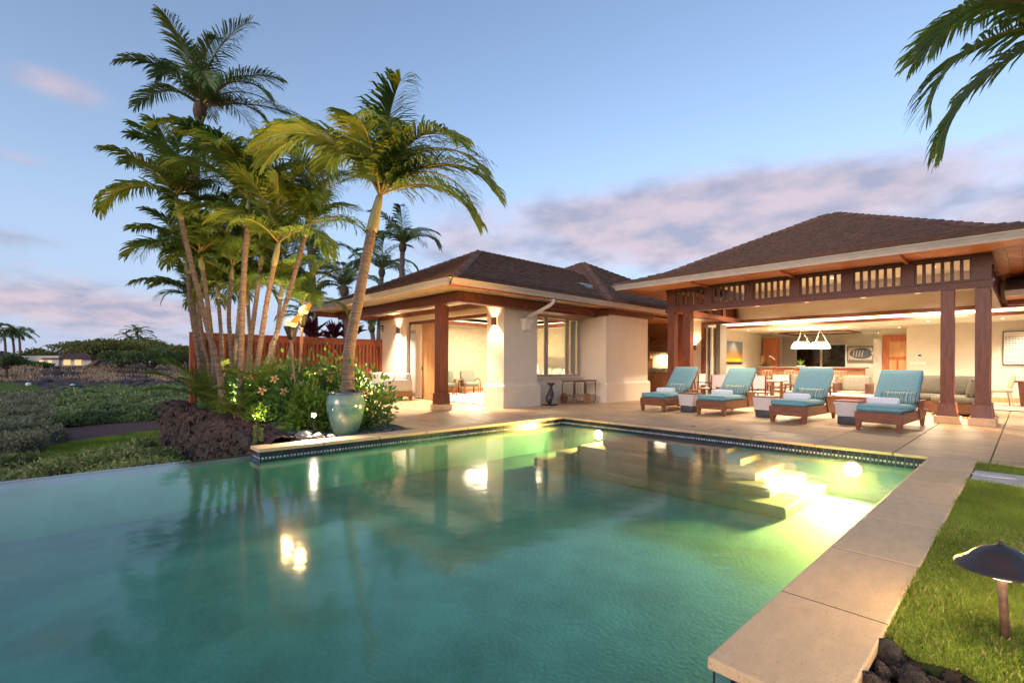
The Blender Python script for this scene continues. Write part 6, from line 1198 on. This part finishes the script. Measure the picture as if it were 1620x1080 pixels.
for x in (-.55, .55):
    for y in (-.3, .3): MB().box(x-.04, y-.04, 0, x+.04, y+.04, .30).build('leg', 'lounger_wood', cf, True)
bt = thing('wine_glasses_tray', 'tray with two clear glasses on the dining table', 'tray', (-5.6, 16.2, .75)); MB().rbox((0, 0, .01), (.4, .3, .02), .006, 1).build('tray', 'white_paint', bt, True)
for k in range(2): MB().lathe([(.03, .02), (.005, .03), (.005, .11), (.035, .14), (.04, .19), (.033, .22)], (-.08+.16*k, 0, 0), 14).build('glass', 'glass', bt, True)

# ------------------------------------------------------------------ living room
tv = thing('television', 'wall television showing a glowing sunset', 'television', (-9.28, 22.5, 1.3)); MB().box(-9.299, 21.62, 1.28, -9.23, 23.5, 2.31).build('case', 'black', tv); MB().box(-9.229, 21.66, 1.36, -9.222, 23.46, 2.29).build('screen', 'screen', tv)
cs = thing('media_console', 'low dark console under the television', 'console', (-9.0, 22.5, 0)); MB().box(-9.28, 21.4, .1, -8.8, 23.8, .7).build('body', 'beam', cs); MB().rbox((-9.04, 22.6, .72), (.52, 2.5, .03), .005, 1, smooth=False).build('top', 'cabinet', cs)
ba = thing('bar_counter', 'long wooden bar counter with granite top at the back of the living room', 'bar', (-6.7, 24, 0)); xa, xb = at_y(1197, 578, 24).x, at_y(1368, 578, 24).x; MB().box(xa+.1, 24.15, 0, xb-.1, 24.7, 1.12).build('body', 'door_wood', ba); MB().rbox(((xa+xb)/2, 24.4, 1.15), (xb-xa, .85, .06), .012, 2, smooth=False).build('top', 'granite', ba)
for k in range(6): MB().box(xa+.2+.68*k, 24.12, .12, xa+.78+.68*k, 24.149, 1.02).build('panel', 'cabinet', ba)
for k in range(4):
    x = xa+.6+.95*k; st = thing('bar_stool', ('leftmost', 'second from left', 'third from left', 'rightmost')[k]+' rattan bar stool at the living room bar', 'stool', (x, 23.6, 0), 0, 'rattan bar stools'); MB().lathe([(0, .72), (.2, .72), (.2, .68), (0, .68)], (0, 0, 0), 16).build('seat', 'rattan', st, True); MB().tube([(.21*math.cos(a), -.21*math.sin(a), .98+.03*math.sin(a)) for a in [math.pi*j/10 for j in range(11)]], .018, 6).build('back_rail', 'rattan', st, True)
    for j in range(5): a = math.pi*(j+.5)/5; MB().tube([(.2*math.cos(a), -.2*math.sin(a), .70), (.21*math.cos(a), -.21*math.sin(a), 1.0)], .009, 5).build('spindle', 'rattan', st, True)
    for a in (.8, 2.3, 3.9, 5.5): MB().tube([(.22*math.cos(a), .22*math.sin(a), 0), (.15*math.cos(a), .15*math.sin(a), .69)], .016, 6).build('leg', 'rattan', st, True)
for k, x in enumerate((1268, 1297)):
    c = at_y(x, 546, 23.0+.4*k); t = thing('pendant_lamp', ('left' if k == 0 else 'right')+' woven white drum pendant lamp over the bar', 'lamp', (c.x, c.y, c.z-.14), 0, 'pendant lamps'); MB().lathe([(.40, 0), (.36, .12), (.27, .28), (.25, .28), (.34, .12), (.38, 0)], (0, 0, 0), 32).build('lamp_shade', 'shade_lit', t, True); MB().lathe([(.41, -.005), (.415, .02), (.395, .02)], (0, 0, 0), 32).build('rim', 'rattan', t, True)
    for j in range(3): a = j*2.094+.4; MB().tube([(.26*math.cos(a), .26*math.sin(a), .28), (0, 0, 2.80-c.z+.14-.05)], .009, 6).build('cord', 'linen', t, True)
    MB().lathe([(.06, 2.80-c.z+.14), (.06, 2.80-c.z+.10), (0, 2.80-c.z+.09)], (0, 0, 0), 14).build('ceiling_cup', 'linen', t, True); lamp('pendant_glow', 'POINT', (c.x, c.y, c.z-.02), 14, t, (1, .80, .52), .1)
oc = thing('orchid', 'white orchid in a dark bowl on the bar end', 'plant', (xa+.35, 24.3, 1.18)); MB().lathe([(0, 0), (.10, .0), (.15, .08), (.13, .08), (0, .06)], (0, 0, 0), 18).build('bowl', 'black', oc, True); MB().tube([(0, 0, .06), (.05, 0, .35), (.18, 0, .50), (.32, 0, .42)], .006, 6).build('stem', 'rachis', oc, True)
for k in range(6): MB().ell((.10+.045*k, U(-.02, .02), .47+.03*math.sin(k*.9)-.02*k), (.035, .02, .035), 8, 5).build('blossom', 'towel', oc, True)
n = 10; A = RNG.uniform(0, 6.28, n); V, F = leaf_arrays(np.tile([0, 0, .06], (n, 1)), unit(np.stack([np.cos(A), np.sin(A), np.full(n, .7)], 1)), .2, .06); npmesh('leaves', V, F, 'hibiscus', oc)
vz = thing('tall_vase', 'tall brown cylinder vase on the bar end by the orchid', 'vase', (xa+.12, 24.4, 1.18)); MB().lathe([(0, 0), (.09, 0), (.09, .52), (.08, .52), (.08, .02)], (0, 0, 0), 18).build('body', 'cabinet', vz, True); MB().lathe([(.088, .50), (.097, .52), (.088, .535)], (0, 0, 0), 18).build('rim', 'beam', vz, True)
pn = thing('bar_plant', 'small green plant in a white dish on the bar', 'plant', (at_y(1267, 575, 24.3).x, 24.3, 1.18)); MB().lathe([(0, 0), (.14, .0), (.18, .05), (.16, .05), (0, .03)], (0, 0, 0), 18).build('dish', 'towel', pn, True); n = 40; A = RNG.uniform(0, 6.28, n); V, F = leaf_arrays(np.tile([0, 0, .04], (n, 1)), unit(np.stack([np.cos(A)*.6, np.sin(A)*.6, RNG.uniform(.6, 1.4, n)], 1)), .30, .035); npmesh('leaves', V, F, 'bright_leaf', pn)
# framed pictures
a, b = at_y(1340, 560, 29.18), at_y(1382, 571, 29.18); f1, f2 = at_y(1340, 547.5, 29.18), at_y(1340, 571, 29.18)
pf = thing('fish_picture', 'framed picture of a striped reef fish by the entry door', 'picture', (a.x, 29.15, f2.z)); MB().box(a.x, 29.12, f2.z, b.x, 29.17, f1.z).build('frame', 'headboard', pf); MB().box(a.x+.06, 29.112, f2.z+.06, b.x-.06, 29.119, f1.z-.06).build('paper', 'rattan', pf)
mx_, mz_ = (a.x+b.x)/2+.1, (f1.z+f2.z)/2; fb = MB(); pts = [(mx_+.42*math.cos(t)*(1 if math.cos(t) > 0 else 1.25), mz_+.27*math.sin(t)) for t in [2*math.pi*k/24 for k in range(24)]]; fb.add([(x, 29.108, z) for x, z in pts], [tuple(range(24))]); fo = fb.build('fish_body', 'pod_dark', pf)
for k in range(4): MB().add([(mx_-.40+.12*k, 29.105, mz_-.16), (mx_-.36+.12*k, 29.105, mz_-.18), (mx_-.30+.12*k, 29.105, mz_+.18), (mx_-.34+.12*k, 29.105, mz_+.16)], [(0, 1, 2, 3)]).build('fish_stripe', 'khaki_light', fo)
MB().add([(mx_+.36, 29.106, mz_), (mx_+.56, 29.106, mz_-.17), (mx_+.52, 29.106, mz_+.17)], [(0, 1, 2)]).build('fish_tail', 'khaki_light', fo)
a, t1, b1 = at_y(1586, 560, 23.97), at_y(1586, 524, 23.97), at_y(1586, 577, 23.97); ph = thing('large_painting', 'large framed painting with rows of small blue green marks', 'painting', (a.x, 23.95, b1.z)); W2 = 1.25; MB().box(a.x, 23.93, b1.z, a.x+W2, 23.985, t1.z).build('frame', 'black', ph); MB().box(a.x+.03, 23.922, b1.z+.03, a.x+W2-.03, 23.929, t1.z-.03).build('canvas', 'linen', ph)
dm = [MB(), MB(), MB()]
for r_ in range(13):
    for c in range(15):
        x = a.x+.09+.075*c+U(-.01, .01); z = b1.z+.10+.072*r_+U(-.006, .006); w_ = U(.018, .03); dm[(r_*7+c*3) % 3].add([(x-w_, 23.919, z-.012), (x+w_, 23.919, z-.014), (x+w_*.9, 23.919, z+.014), (x-w_*.8, 23.919, z+.012)], [(0, 1, 2, 3)])
for k, m_ in enumerate(('pod_dark', 'teal', 'grey_green')): dm[k].build('brush_marks', m_, ph)
lamp('picture_wash', 'SPOT', (a.x+.6, 22.9, 2.75), 30, ph, (1, .84, .62), .05, R(80), .8, (0, .55, -1))
dk = thing('desk', 'dark wooden table under the large painting', 'table', (.4, 22.3, 0)); MB().rbox((0, 0, .75), (1.5, .85, .05), .008, 1, smooth=False).build('top', 'trim', dk, True)
for x in (-.5, .5): MB().hexa([(x-.08, -.3, 0), (x+.08, -.3, 0), (x+.08, .3, 0), (x-.08, .3, 0)], [(x-.14, -.36, .72), (x+.14, -.36, .72), (x+.14, .36, .72), (x-.14, .36, .72)]).build('leg', 'trim', dk, True)
ch = thing('side_chair', 'grey upholstered chair with splayed legs left of the desk', 'chair', (-.62, 21.6, 0), R(-80)); MB().rbox((0, 0, .46), (.5, .5, .08), .03, 3).build('seat', 'khaki_light', ch, True); MB().rbox((0, .26, .75), (.5, .05, .42), .02, 2, M=Matrix.Rotation(R(-14), 3, 'X')).build('backrest', 'rattan', ch, True)
for x in (-.2, .2):
    for y in (-.2, .2): MB().bar((x*1.25, y*1.3, 0), (x, y, .43), .035, .035, (1, 0, 0)).build('leg', 'rattan', ch, True)
